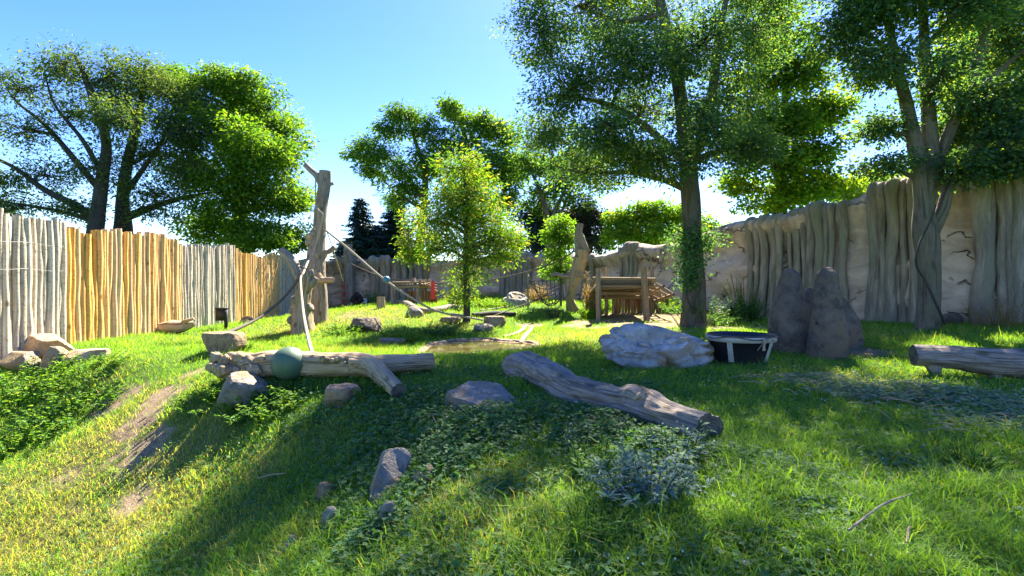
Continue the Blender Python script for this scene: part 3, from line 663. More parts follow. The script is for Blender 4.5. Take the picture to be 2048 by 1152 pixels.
def burl_log():
    a = hit(452, 762); c = hit(730, 766); t = thing('burl_log', 'forked pale log with a lumpy burl end on the bank edge behind the ball', 'log', (a+c)/2)
    a = a+[0, .15, .20]; f1 = hit(798, 800)+[0, 0, .12]; f2 = hit(862, 745)+[0, .1, .17]; c = c+[0, .15, .24]
    m = MB(); tube(m, [a, a*.66+c*.34+[0, 0, .05], a*.33+c*.67+[0, 0, .03], c, c*.5+f1*.5+[0, 0, .02], f1], [.22, .22, .205, .175, .135, .115], 40, 110, [(.22, 1, 1.8), (.16, 3, 2.6), (.09, 8, 3.0)], (True, True), 0, 1, seed=22); m.build('trunk', WOOD('dead_tan'), t)
    m = MB(); tube(m, [c-[.3, 0, 0], c*.8+f2*.2, c*.4+f2*.6, f2], [.15, .16, .145, .155], 32, 60, [(.12, 1, 1.5), (.06, 5, 1.5)], (True, True), 0, 1, seed=23); m.build('branch', WOOD('dead_tan'), t)
    rs = np.random.RandomState(3)
    for k in range(34):
        px, py = rs.uniform(424, 530), rs.uniform(712, 750); r = rs.uniform(.09, .19)*(1-.3*(px-424)/106)
        p = P(px, py, a[1]-rs.uniform(.12, .38)); m = MB(); rock_shape(m, p, (r*2.1, r*2, r*1.9), 400+k, planes=4, rough=.34, sub=3); m.build('burl', M['dead_tan'], t)
    for k in range(16):
        px = rs.uniform(640, 735); f = (px-640)/95; r = rs.uniform(.035, .07); p = P(px, 716+12*f+rs.uniform(-5, 6), c[1]-.12); m = MB(); rock_shape(m, p, (r*2.4, r*2, r*1.6), 450+k, planes=2, rough=.25, sub=3); m.build('burl', M['dead_tan'], t)
burl_log()
def simple_log(label, pts_px, rad_px, mat, seed, name='fallen_log', group='logs on the back slope', dd=0, lift=.8):
    ps = []
    rr = []
    for (px, py), r in zip(pts_px, rad_px):
        h = hit(px, py+r*.9); k = h[1]/1024; ps.append(h+[0, dd, r*k*lift]); rr.append(r*k)
    m = MB(); tube(m, ps, rr, 16, 40, [(.14, 1, 1), (.08, 4, 1.2)], (True, True), 0, 1, seed=seed)
    return tag(m.build(name, WOOD(mat), loc=ps[0]), label, 'log', group)
simple_log('grey curved log bending up the slope left of the flowering chestnut', [(792, 606), (812, 606), (832, 618), (850, 622), (880, 618), (900, 614), (930, 618)], [4, 6, 6, 6, 6, 6, 6], 'dead_grey', 41)
simple_log('dark straight log lying right of the flowering chestnut', [(945, 630), (990, 628), (1030, 628)], [5, 6, 5], 'bark_dark', 42)
simple_log('short dark log lying left of the flowering chestnut', [(902, 630), (930, 634)], [4, 4], 'bark_oak', 43)
simple_log('thin pale branch lying across the slope right of the chestnut trunk', [(960, 622), (1000, 616), (1040, 606)], [1.5, 1.8, 1.5], 'dead_grey', 44)
def rotten():
    c, wd, h = boxpx(303, 392, 635, 668); t = thing('rotten_log', 'broken brown rotten log lying against the orange fence', 'log', c)
    m = MB(); tube(m, [c+[-wd*.45, .1, h*.3], c+[-.1, 0, h*.38], c+[wd*.2, 0, h*.42], c+[wd*.45, .05, h*.62]], [h*.30, h*.42, h*.36, h*.13], 24, 50, [(.35, 1, 2), (.2, 4, 2), (.1, 9, 3)], (True, True), 0, 1, seed=51); m.build('trunk', WOOD('dead_tan'), t)
    m = MB(); tube(m, [c+[.1, 0, h*.4], c+[wd*.3, -.1, h*.75], c+[wd*.5, -.1, h*.95]], [h*.2, h*.14, h*.07], 12, 18, [(.4, 2, 4)], seed=52); m.build('branch', WOOD('dead_tan'), t)
rotten()
# stumps
def stump(label, l, r, t, b, mat, seed, d=None):
    c, wd, h = boxpx(l, r, t, b, d); m = MB(); tube(m, [c-[0, 0, .1], c+[0, 0, h*.5], c+[0, 0, h]], [wd*.54, wd*.5, wd*.47], 18, 12, [(.08, 1, 1), (.05, 4, 1)], (False, True), 0, 1, seed=seed)
    return tag(m.build('stump', WOOD(mat), loc=c), label, 'stump', 'upright sawn stumps')
stump('upright sawn stump near the two apes', 754, 770, 594, 617, 'dead_tan', 61)
stump('tall pale sawn stump left of the flowering chestnut', 897, 915, 571, 611, 'dead_grey', 62)
# sticks
def stick(label, a, b, r, mat, bow=.0, lift=.03):
    pa, pb = hit(*a), hit(*b); m = MB(); pm = (pa+pb)/2; pm[2] += bow
    n = np.array([0, 0, lift]); tube(m, [pa+n, pm+n*1.3, pb+n], [r, r*.95, r*.7], 8, 12, [(.15, 1, 6)], seed=int(a[0])); return tag(m.build('stick', M[mat], loc=pa), label, 'stick', 'sticks in the grass')
stick('short white stripped stick under the long centre log', (1121, 800), (1160, 816), .03, 'white', lift=.05)
stick('long pale stick lying diagonally in the lower right grass', (1697, 1112), (1824, 1030), .007, 'dead_grey', 0, .12)
stick('short pale stick pointing down at the lower right', (1814, 1132), (1822, 1100), .006, 'dead_tan', 0, .11)
def twig():
    t = thing('forked_twig', 'thin dry forked twig lying on the ground ivy', 'twig', hit(850, 852)); a, b, c, d = hit(818, 858), hit(862, 848), hit(896, 852), hit(882, 874)
    u = np.array([0, 0, .09]); m = MB(); tube(m, [a+u, b+u*1.3, c+u], [.006, .008, .005], 6, 10); m.build('twig_stem', M['dead_tan'], t); m = MB(); tube(m, [b+u*1.3, (b+d)/2+u, d+u*.6], [.006, .004], 6, 8); m.build('twig_side', M['dead_tan'], t)
twig()
stick('thin straw coloured twig on the bank left of the upright wedge rock', (514, 968), (574, 958), .009, 'dead_tan', 0, .05)
stick('short pale stick on the bare soil left of the standing feeder rock', (1508, 646), (1524, 656), .018, 'dead_tan', 0, .03)

# ------------------------------------------------------------------ dead climbing trees
def tall_climber():
    d = 17.9; b = on(638, d); t = thing('dead_climbing_tree', 'tall bleached dead tree trunk with ropes on the grassy mound', 'dead tree', b)
    q = lambda x, y, dd=0: P(x, y, d+dd); k = d/1024
    m = MB(); tube(m, [b-[0, 0, .2], q(638, 600), q(637, 573), q(632, 530), q(634, 500), q(639, 464), q(642, 420), q(648, 373), q(650, 342)], np.array([17, 17, 16, 17, 16, 13, 12, 11.5, 11])*k, 26, 90, [(.16, 1, 1.2), (.1, 3, 1.4), (.05, 9, 1)], (False, True), 0, 1, seed=71); m.build('trunk', WOOD('dead_grey'), t)
    def br(pts, r, s, mat='dead_grey'):
        m = MB(); tube(m, pts, np.array(r)*k, 14, 22, [(.15, 1, 2), (.08, 4, 2)], (True, True), 0, 1, seed=s); m.build('branch', WOOD(mat), t)
    br([q(645, 372), q(634, 352), q(622, 341), q(610, 329)], [8, 7, 6, 5], 1); br([q(652, 372), q(660, 369), q(667, 367)], [5, 3.5, 3], 2)
    br([q(632, 520), q(645, 508), q(658, 503), q(670, 494)], [9, 6, 5, 5], 3); br([q(640, 520), q(650, 512), q(651, 500)], [6, 4, 3], 4)
    br([q(630, 545, -.2), q(642, 560, -.3), q(655, 560, -.35), q(667, 560, -.4)], [9, 7, 5.5, 5.5], 5, 'dead_tan')
    for i, (x, y, r) in enumerate(((622, 474, 9), (619, 484, 8), (626, 468, 7), (632, 455, 6), (626, 492, 7), (633, 512, 9))): m = MB(); rock_shape(m, q(x, y, -.15), np.array([2.1, 2, 2.4])*r*k, 500+i, planes=2, rough=.2, sub=3); m.build('burl', M['dead_tan'], t)
    p = hit(638, 645); m = MB(); box(m, p+[0, 0, .28], (.25, .25, .62), rz=.3); m.build('brace_post', M['timber_red'], t)
tall_climber()
def short_climber():
    b = hit(604, 667); d = b[1]; t = thing('dead_tree_stump', 'short knotty dead stump with a raised branch in front of the tall climbing trunk', 'dead tree', b)
    q = lambda x, y, dd=0: P(x, y, d+dd); k = d/1024
    m = MB(); tube(m, [b-[0, 0, .2], q(605, 640), q(603, 610), q(607, 585), q(612, 560), q(613, 538)], np.array([24, 21, 17, 15, 16, 11])*k, 30, 70, [(.28, 1, 1.6), (.16, 3, 2), (.07, 9, 2)], (False, True), 0, 1, seed=81); m.build('trunk', WOOD('dead_tan'), t)
    def br(pts, r, s, mat='dead_grey'):
        m = MB(); tube(m, pts, np.array(r)*k, 14, 22, [(.15, 1, 2), (.08, 4, 2)], (True, True), 0, 1, seed=s); m.build('branch', WOOD(mat), t)
    br([q(606, 570), q(597, 550), q(588, 530), q(575, 512), q(562, 500)], [9, 10, 10, 9, 8], 6); br([q(598, 556, .1), q(602, 540, .1), q(603, 531, .1)], [6, 5, 4], 7)
    br([q(610, 575), q(625, 566, -.1), q(633, 556, -.1)], [9, 8, 5], 8)
    for i, (x, y, r) in enumerate(((590, 602, 9), (588, 622, 8), (583, 640, 9), (619, 615, 8), (625, 563, 6), (622, 548, 7), (595, 650, 9))): m = MB(); rock_shape(m, q(x, y, -.1), np.array([2.1, 2, 2.3])*r*k, 520+i, planes=2, rough=.22, sub=3); m.build('burl', M['dead_grey'], t)
short_climber()
def post2():
    b = hit(698, 613); d = b[1]; t = thing('dead_climbing_tree', 'dead climbing trunk behind the mound holding the red hose ladder', 'dead tree', b); q = lambda x, y: P(x, y, d); k = d/1024
    m = MB(); tube(m, [b-[0, 0, .2], q(698, 580), q(697, 540), q(696, 510), q(697, 488)], np.array([9, 8, 8, 9, 8])*k, 18, 40, [(.15, 1, 1), (.08, 4, 1)], (False, True), 0, 1, seed=91); m.build('trunk', WOOD('dead_grey'), t)
    for pts, r in (([q(693, 528), q(684, 522), q(675, 515), q(668, 512)], [4, 3.5, 3, 2]), ([q(700, 515), q(706, 508), q(708, 498)], [4, 3, 3]), ([q(692, 540), q(688, 545), q(687, 612)], [2.5, 2.5, 2.5])):
        m = MB(); tube(m, pts, np.array(r)*k, 10, 14, [(.15, 1, 2)], (True, True), 0, 1, seed=int(pts[0][0]*9) % 50); m.build('branch', WOOD('dead_grey'), t)
    c = P(688, 565, d-.35); g = G(c[0], c[1]); ht = thing('hose_ladder', 'red woven hose ladder hanging beside the dead climbing trunk', 'ladder', (c[0], c[1], g))
    for s in (-1, 1):
        m = MB(); tube(m, [(c[0]+s*.11, c[1], g+.05), (c[0]+s*.13, c[1], g+.7), (c[0]+s*.07, c[1], g+1.4)], [.022], 6, 8); m.build('rope', M['rope'], ht)
    for i in range(12):
        m = MB(); z = g+.08+i*.112; wv = .22-.006*i; tube(m, [(c[0]-wv/2, c[1]-.02, z), (c[0], c[1]-.06, z+.035*(-1)**i), (c[0]+wv/2, c[1]-.02, z)], [.045], 8, 8, flat=.5); m.build('rung', M['red'] if i % 4 else M['strap'], ht)
post2()
def dead3():
    b = hit(1152, 626); d = b[1]; t = thing('dead_climbing_tree', 'dead tree with pale yellow split base left of the log shelter', 'dead tree', b); q = lambda x, y, dd=0: P(x, y, d+dd); k = d/1024
    m = MB(); tube(m, [b-[-.1, 0, .2], q(1140, 600), q(1146, 570), q(1153, 545), q(1160, 520), q(1164, 500)], np.array([10, 8, 9, 12, 14, 12])*k, 24, 60, [(.2, 1, 1.4), (.1, 3, 1.6), (.05, 9, 1)], (False, True), 0, 1, seed=95); m.build('trunk', WOOD('dead_yellow'), t)
    def br(pts, r, s, mat='dead_grey'):
        m = MB(); tube(m, pts, np.array(r)*k, 14, 26, [(.15, 1, 2), (.08, 4, 2)], (True, True), 0, 1, seed=s); m.build('branch', WOOD(mat), t)
    br([q(1160, 530), q(1170, 505), q(1163, 480), q(1158, 465), q(1161, 447)], [11, 9, 8, 7, 6], 11); br([q(1163, 520, .1), q(1156, 495, .1), q(1155, 460, .1)], [10, 7, 5], 12)
    br([q(1150, 560), q(1138, 553), q(1125, 552), q(1112, 548), q(1100, 552)], [7, 5, 4, 4, 3], 13); br([q(1168, 515), q(1176, 503), q(1178, 498)], [4, 3, 3], 14); br([q(1146, 556), q(1140, 548), q(1134, 543)], [5, 4, 3], 15)
    br([q(1136, 622, .3), q(1134, 585, .3), q(1130, 560, .3), q(1120, 552, .3)], [4, 3.5, 3, 3], 16)
    rs = np.random.RandomState(3)
    for i in range(7):
        br([q(1150+i*2, 555, -.2), q(1160+rs.uniform(0, 15), 545+rs.uniform(-8, 12), -.4), q(1172+rs.uniform(0, 20), 550+rs.uniform(-15, 35), -.5)], [1.8, 1.3, .7], 20+i, 'dead_tan')
dead3()

# ------------------------------------------------------------------ ropes, net, ball
def rope(label, pts, r, mat='rope', sag=0, group='climbing ropes', n=40):
    m = MB(); pts = np.array(pts, float)
    if len(pts) == 2 and sag:
        f = np.linspace(0, 1, 9)[:, None]; pts = pts[0]*(1-f)+pts[1]*f-np.array([0, 0, 1])*sag*4*f*(1-f)
    tube(m, pts, [r], 8, n, seed=int(abs(pts[0][0])*10)); return tag(m.build('rope', M[mat], loc=pts[0]), label, 'rope', group)
d1 = 17.7; ds = hit(604, 667)[1]
rope('thick pale rope hanging from the short knotty stump down to the burl log', [P(617, 520, d1-.6), P(607, 545, ds-.45), P(601, 560, ds-.9), P(606, 620, 13.5), P(615, 670, 10.6), P(626, 713, hit(626, 760)[1]-.0)], .035)
rope('thick dark rope sagging from the stump to the flat brown boulder', [P(604, 545, ds-.35), P(585, 575, 16.2), P(560, 603, 15.8), P(520, 634, 15.0), P(480, 655, 14.0), P(446, 668, 13.2)], .045, 'rope_dark')
rope('thin rope looping down from the top branch of the tall trunk', [P(631, 350, d1), P(631, 400, d1-.1), P(632, 410, d1-.2), P(637, 420, d1-.4), P(645, 428, d1-.4), P(644, 440, d1-.4), P(636, 470, d1-.4), P(626, 505, d1-.5), P(617, 520, d1-.6)], .022)
rope('pale taut rope running from the tall trunk down past the mound towards the pond', [P(648, 458, d1-.3), P(700, 500, 17.3), P(765, 556, 16.9), P(830, 600, 16.9), P(880, 624, 17.2), P(965, 640, 18.0)], .035)
rope('thin rope dropping from the tall trunk to the red hose ladder', [P(651, 455, d1-.3), P(663, 490, 19.5), P(676, 530, 22), P(686, 562, 25)], .02)
rope('long dark rope strung from the back trunk across to the yellow split tree', [P(703, 528, 26), P(740, 545, 26), P(785, 558, 26), P(860, 566, 25.6), P(940, 566, 25), P(1000, 556, 24), P(1060, 542, 23), P(1110, 525, 22.2), P(1150, 502, 21.6)], .03, 'rope_dark')
rope('dark rope slanting from the hammock net to the pond side', [P(1120, 575, 21.4), P(1080, 596, 20.5), P(1040, 612, 19.8), P(965, 640, 18.0)], .022, 'rope_dark')
rope('thin rope hanging straight down beside the tall pale stump', [P(890, 566, 25.2), P(889, 585, 25.2), P(889, 605, 25.2)], .014)
rope('thin pale line slanting across the foot of the right wall', [P(1972, 598, 12.8), P(2010, 610, 12.0), P(2060, 628, 11.2)], .007)
def ball(label, l, r, b, mat, lift=None, d=None):
    if d is None: c = hit((l+r)/2, b)
    else: c = P((l+r)/2, b, d)
    rr = (r-l)/2*c[1]/1024; v, f = ico(5); m = MB(); v2 = v*rr; v2[:, 2] *= .985
    seam = np.exp(-(v[:, 2]/.012)**2)*.006; v2 = v2*(1-seam[:, None]); m.add(v2+c+[0, 0, rr], f, 0, v)
    o = m.build('ball', M[mat], loc=c); return tag(o, label, 'ball', 'play balls')
ball('large dull green ball resting against the burl log', 544, 612, 762, 'ball')
ball('small blue ball caught on the rope behind the mound', 766, 780, 566, 'blueball', d=16.9)
def net():
    A = [P(1060, 563, 21), P(1102, 552, 21.9), P(1146, 566, 22.2), P(1128, 600, 20.6), P(1082, 598, 20.2)]
    c = np.mean(A, 0); t = thing('hammock_net', 'tangled dark rope hammock net slung beside the yellow split tree', 'net', (c[0], c[1], G(c[0], c[1]))); n = 9
    g = np.zeros((n, n, 3))
    for i in range(n):
        for j in range(n):
            u, v = i/(n-1), j/(n-1); p = (A[0]*(1-u)+A[1]*.5*u+A[2]*.5*u)*(1-v)+(A[4]*(1-u)+A[3]*u)*v
            g[i, j] = p-[0, 0, 1.1*16*u*(1-u)*v*(1-v)*.55]
    m = MB()
    for i in range(n): tube(m, g[i], [.016], 5, 16); tube(m, g[:, i], [.016], 5, 16)
    m.build('net', M['rope_dark'], t)
    for a, b in ((g[0, 0], P(1055, 545, 22)), (g[-1, 0], P(1150, 548, 21.8)), (g[-1, -1], P(1142, 580, 21.7)), (g[0, -1], P(1040, 612, 19.8))):
        m = MB(); tube(m, [a, b], [.02], 6, 6); m.build('tie_rope', M['rope_dark'], t)
    b = on(1056, 22.2); m = MB(); tube(m, [b-[0, 0, .2], P(1056, 580, 22.2), P(1055, 543, 22.2)], [.04, .035, .03], 8, 10, [(.2, 1, 2)]); m.build('net_pole', M['dead_grey'], t)
net()
p_ = on(1022, 27); m = MB(); tube(m, [p_-[0, 0, .2], P(1022, 585, 27), P(1023, 552, 27)], [.03], 8, 8); tag(m.build('thin_pole', M['dead_grey'], loc=p_), 'thin grey pole standing before the back wall behind the white boulder', 'pole')

# ------------------------------------------------------------------ log shelters
def beam(t, a, b, r, name='beam', mat='timber', seed=0):
    m = MB(); tube(m, [a, (np.array(a)+b)/2, b], [r, r*1.03, r*.96], 10, 8, [(.1, 1, 1.5)], (True, True), 0, 1, seed=seed); return m.build(name, WOOD(mat), t)
def shelter():
    b = hit(1198, 641); d = b[1]; e = hit(1293, 641); d2 = e[1]; dm = (d+d2)/2; db = dm+2.3; t = thing('log_shelter', 'open log shelter with raised deck and palisade back', 'shelter', (b+e)/2)
    k = dm/1024
    beam(t, b-[0, 0, .2], P(1196, 537, d), 7.5*k*.75, 'post', seed=1); beam(t, e-[-.02, 0, .2], P(1287, 533, d2), 8.5*k*.75, 'post', seed=2)
    q = lambda x, y, dd: P(x, y, dd)
    for px, top in ((1213, 534), (1304, 533)): g = on(px, db); beam(t, g-[0, 0, .2], P(px, top, db), .08, 'post', seed=px)
    zt = CAMZ+(576-558)*k; za = CAMZ+(576-573)*k
    x0, x1 = P(1187, 0, dm)[0], P(1313, 0, dm)[0]
    beam(t, (x0, dm+.20, zt), (x1, dm+.20, zt-.03), .085, seed=5); beam(t, (x0+.2, dm+.19, za-.02), (x1, dm+.19, za+.0), .09, seed=6)
    zr = (zt+za)/2-.165*2.45
    beam(t, (x0+.2, db+.1, zr-.16), (x1+.3, db+.1, zr-.16), .08, seed=7); zb = (zt+za)/2-.165*1.35-.17
    beam(t, (x0+.35, dm+1.2, zb), (x1+.5, dm+1.2, zb), .085, seed=8)
    mm = []
    for v in range(4):
        m = MB(); tube(m, [(0, 0, 0), (0, 1.3, .01*v), (0, 2.75, 0)], [.072, .075, .068], 9, 6, [(.12, 1, 1.5)], (True, True), 0, 1, seed=v+60); mm.append(m.mesh('deck_log', WOOD('timber')))
    n = 15
    for i in range(n): place('deck_log', mm[i % 4], t, (x0+.28+i*(x1-x0-.5)/(n-1), dm+.08, (zt+za)/2+.01), (-.165, 0, 0), (1.08, 1, 1.08))
    for i in range(5):               # the sloping rails on the right side
        y0 = dm-.1+i*.6; beam(t, (x1-.05, y0, za+.10-.10*i), (x1+.62, y0+.1, za-.30-.07*i), .055, 'rail', seed=70+i)
    beam(t, (x1+.55, dm-.2, za-.28), (x1+.55, db+.1, za-.60), .055, 'rail', seed=77); beam(t, (x1+.2, dm-.2, za+.02), (x1+.2, db+.1, za-.40), .055, 'rail', seed=78)
    pal = db+.35; rs = np.random.RandomState(6)
    xs = np.linspace(P(1227, 0, pal)[0], P(1339, 0, pal)[0], 19); zt2 = CAMZ+(576-594)*pal/1024; r = (xs[1]-xs[0])*.5
    for i, x in enumerate(xs): g = G(x, pal); rr = r*rs.uniform(.8, 1.05); beam(t, (x, pal+rs.uniform(-.03, .03), g-.15), (x, pal, zt2-.04), rr, 'palisade_log', 'timber_red' if i % 3 else 'timber', seed=90+i)
    beam(t, (xs[0]-.15, pal-.05, zt2+.03), (xs[-1]+.15, pal-.05, zt2+.05), .075, seed=120)
shelter()
def shelter2():
    b = hit(786, 611); d = min(b[1], 27); t = thing('log_platform', 'small rough log platform on the slope left of the flowering chestnut', 'platform', b); q = lambda x, y, dd=0: P(x, y, d+dd); k = d/1024
    beam(t, on(786, d)-[0, 0, .2], q(784, 561), 3.2*k, 'post', 'dead_grey', 1); g = on(836, d)
    beam(t, g-[0, 0, .2], q(835, 575), 4*k, 'post', 'dead_grey', 2); beam(t, q(835, 580), q(827, 556), 3*k, 'post_fork', 'dead_grey', 3); beam(t, q(835, 580), q(843, 558), 2.6*k, 'post_fork', 'dead_grey', 4)
    for i, (x0, y0, x1, y1, dd, r) in enumerate(((780, 566, 850, 564, -.1, 2.6), (788, 574, 840, 572, -.15, 3), (786, 568, 872, 575, 1.4, 2.6), (846, 566, 874, 578, .2, 2.2), (852, 572, 876, 584, .5, 2.2), (842, 563, 874, 572, 1.2, 2.4), (800, 560, 862, 562, .8, 2.4))): beam(t, q(x0, y0, dd), q(x1, y1, dd), r*k, 'beam', 'timber', 10+i)
    rs = np.random.RandomState(4)
    for i in range(12): x = 792+i*5.2; beam(t, q(x, 570, -.2), q(x+1, 566, 1.6), 2.4*k, 'deck_log', 'timber', 30+i)
    for i in range(14):
        px = 818+i*4.2
        if i < 3 or i > 8 or i % 2: g = on(px, d+1.8); beam(t, g-[0, 0, .2], P(px, 582, d+1.8), 2.3*k, 'palisade_log', 'timber_red', 50+i)
    c = q(866, 563, -.3); hs = thing('hose_strip', 'short red hose strip hanging from the rope beside the small platform', 'hose', (c[0], c[1], c[2]-.75))
    m = MB(); tube(m, [c, c-[0, .02, .4], c-[0, 0, .76]], [.085, .08, .095], 10, 8, [(.1, 1, 3)], flat=.3); hz = m.build('hose', M['red'], hs)
    m = MB(); tube(m, [c+[-.02, 0, .06], c-[.02, 0, .1]], [.02], 6, 4); m.build('hanger', M['rope_dark'], hz)
shelter2()
def crate(label, l, r, t_, b, mat, d=None, depth=.8):
    c, wd, h = boxpx(l, r, t_, b, d); t = thing('crate', label, 'crate', c, 'small crates by the back wall'); th = .03
    for (x, y, sx, sy) in ((0, -depth*wd/2, wd, th), (0, depth*wd/2, wd, th), (-wd/2+th/2, 0, th, depth*wd-th), (wd/2-th/2, 0, th, depth*wd-th)):
        m = MB(); box(m, c+[x, y, h/2], (sx, sy, h)); m.build('side_panel', M[mat], t)
    m = MB(); box(m, c+[0, 0, h+.012], (wd+.03, depth*wd+.05, .025)); m.build('lid', M[mat], t)
crate('low wooden crate at the back wall left of the red ladder', 648, 661, 602, 622, 'timber', d=27.5); crate('pale box standing right behind the two apes', 724, 733, 604, 618, 'white', d=27.2); crate('small white crate under the small log platform', 817, 829, 594, 608, 'white', d=25.6)
def box_post():
    b = hit(451, 658); d = b[1]; k = d/1024; t = thing('box_on_post', 'black metal box on a thin post before the fence', 'box', b)
    m = MB(); box(m, b+[.02, 0, .30], (5*k, 5*k, .85)); m.build('post', M['metal'], t); m = MB(); box(m, P(444, 629, d-.02), (19*k, .22, 24*k), rz=.1); hg = m.build('housing', M['metal'], t); m = MB(); box(m, P(444, 616.2, d-.04), (21*k, .26, 1.6*k), rz=.1); m.build('lid', M['metal'], hg)
box_post()

# ------------------------------------------------------------------ tub
def tub():
    c, wd, h = boxpx(1452, 1556, 668, 729); R0 = wd/2; R1 = 66*c[1]/1024; c = c+[0, R0, 0]; h = h*.92; t = thing('tub', 'black cut down plastic tub with white hose straps and tied rope', 'tub', c)
    n = 48; th = np.linspace(0, 2*np.pi, n, endpoint=False); cs = np.stack([np.cos(th), np.sin(th)], -1)
    def lathe(prof, name, mat, par=t, wob=.0):
        V = []
        for r, z in prof: V.append(np.concatenate([cs*(r*(1+wob*np.sin(th*3+z*4)))[:, None] if wob else cs*r, np.full((n, 1), z)], 1))
        V = np.array(V); m_ = len(prof); i = np.arange(m_-1)[:, None]*n; j = np.arange(n)[None]; j2 = (j+1) % n
        F = np.stack([i+j, i+j2, i+n+j2, i+n+j], -1).reshape(-1, 4); m = MB(); m.add(V.reshape(-1, 3)+c, F, 0, V.reshape(-1, 3)); return m.build(name, M[mat], par)
    lathe([(0.01, .03), (R0*.96, .03), (R0*.97, .0), (R0, -.06), (R0*1.0, .0), (R0+(R1-R0)*.45, h*.45), (R1, h*.97), (R1+.015, h), (R1-.012, h+.004), (R1-.03, h*.96), (R0*.96, .06), (.01, .06)], 'body', 'black', wob=.012)
    stp = lathe([(R1-.012+.012, h*.76), (R1+.020, h*.765), (R1+.030, h*.88), (R1+.024, h*.955), (R1+.004, h*.96)], 'rim_strap', 'strap', wob=.014)
    for a in (-2.3, -.95, .6, 1.9, 3.0):
        m = MB(); ca, sa = math.cos(a), math.sin(a); tx, ty = -sa, ca; pr = [(R0+.008, .02), (R0+(R1-R0)*.42+.012, h*.42), (R1*.99+.006, h*.8)]
        V = np.array([[ca*r+tx*s*.045, sa*r+ty*s*.045, z] for r, z in pr for s in (-1, 1)]+[[ca*(r+.012)+tx*s*.045, sa*(r+.012)+ty*s*.045, z] for r, z in pr for s in (-1, 1)])
        F = [[6, 7, 9, 8], [8, 9, 11, 10], [0, 6, 8, 2], [2, 8, 10, 4], [1, 3, 9, 7], [3, 5, 11, 9]]; m.add(V+c, F, 0, V); m.build('side_strap', M['strap'], t, smooth_=False)
    pts = [c+np.array([math.cos(a)*(R1+.04), math.sin(a)*(R1+.04), h*(.93+.05*math.sin(a*5))]) for a in np.linspace(-3.0, -.2, 14)]
    m = MB(); tube(m, pts, [.012], 6, 40); rp = m.build('rope', M['rope_dark'], t)
    k = c+np.array([math.cos(-1.35)*(R1+.045), math.sin(-1.35)*(R1+.045), h*.92]); m = MB(); tube(m, [k, k+[.0, -.015, -.07], k+[-.005, 0, -.15], k+[0, 0, -.2]], [.022, .016, .024, .03], 8, 10, [(.2, 2, 20)]); m.build('tassel', M['rope'], rp)
    e = hit(1487, 726); m = MB(); tube(m, [k+[0, -.01, -.05], (k+e)/2+[-.02, -.03, -.06], e+[0, -.02, .03]], [.008], 6, 16); m.build('loose_rope', M['rope'], t)
    for a in (-1.2, -.95): 
        m = MB(); rock_shape(m, c+np.array([math.cos(a)*(R1+.032), math.sin(a)*(R1+.032), h*.86]), (.028, .028, .028), 3, planes=0, sub=2, rough=.0); m.build('rivet', M['wire'], stp)
tub()
# ------------------------------------------------------------------ feeder rock with two horns
def feeder():
    b = hit(1658, 716); d = b[1]; k = d/1024; t = thing('feeder_rock', 'dark artificial rock with two upright horns right of the tub', 'rock', b); q = lambda x, y, dd=0: P(x, y, d+dd)
    gn = [(.10, 1, 1.2), (.045, 3, 3), (.02, 8, 7), (.012, 18, 16)]
    m = MB(); tube(m, [b-[0, 0, .25]+[.0, .1, 0], q(1655, 690, .1), q(1656, 650, .1), q(1655, 610, .12), q(1654, 575, .14), q(1654, 548, .15), q(1655, 536, .15)], np.array([38, 37, 33, 27, 22, 19, 9])*k, 36, 60, gn, (False, True), capdome=.35, seed=5); m.build('horn', M['mound'], t)
    m = MB(); tube(m, [q(1590, 720, 1.0), q(1582, 680, .9), q(1578, 640, .9), q(1580, 600, .95), q(1581, 565, 1.0), q(1580, 546, 1.0), q(1580, 539, 1.0)], np.array([48, 43, 38, 30, 21, 16, 7])*k*1.08, 36, 60, gn, (False, True), capdome=.35, seed=6); m.build('horn', M['mound'], t)
    m = MB(); tube(m, [q(1612, 722, 1.0), q(1612, 680, .95), q(1614, 640, .95), q(1616, 610, 1.0), q(1618, 588, 1.05), q(1618, 578, 1.05)], np.array([52, 50, 48, 44, 40, 14])*k, 32, 40, gn, (False, True), flat=.55, capdome=.2, seed=7); m.build('saddle', M['mound'], t)
    m = MB(); tube(m, [q(1672, 720, 1.3), q(1674, 680, 1.3), q(1670, 640, 1.35), q(1664, 605, 1.4), q(1655, 592, 1.4)], np.array([52, 50, 44, 26, 8])*k*1.12, 32, 44, gn, (False, True), flat=.6, capdome=.3, seed=8); m.build('rear_lobe', M['mound'], t)
    m = MB(); rock_shape(m, q(1634, 646, -.28), np.array([7, 6, 7])*k, 3, planes=0, sub=2, rough=.0); m.build('feeding_hole', M['metal'], t)
feeder()
# ------------------------------------------------------------------ street lamp beyond the wall
def lamp():
    b = np.array([*P(1322, 0, 36)[:2], .3]); t = thing('street_lamp', 'slim grey street lamp rising beyond the wall behind the shelter', 'lamp', b)
    m = MB(); tube(m, [b, P(1322, 470, 36), P(1323, 458, 36)], [.08, .06, .05], 8, 8); m.build('pole', M['lamp'], t); m = MB(); tube(m, [P(1322, 457, 36), P(1336, 455, 36), P(1352, 455, 36)], [.08, .14, .10], 8, 8, flat=.4); m.build('lamp_head', M['lamp'], t)
lamp()
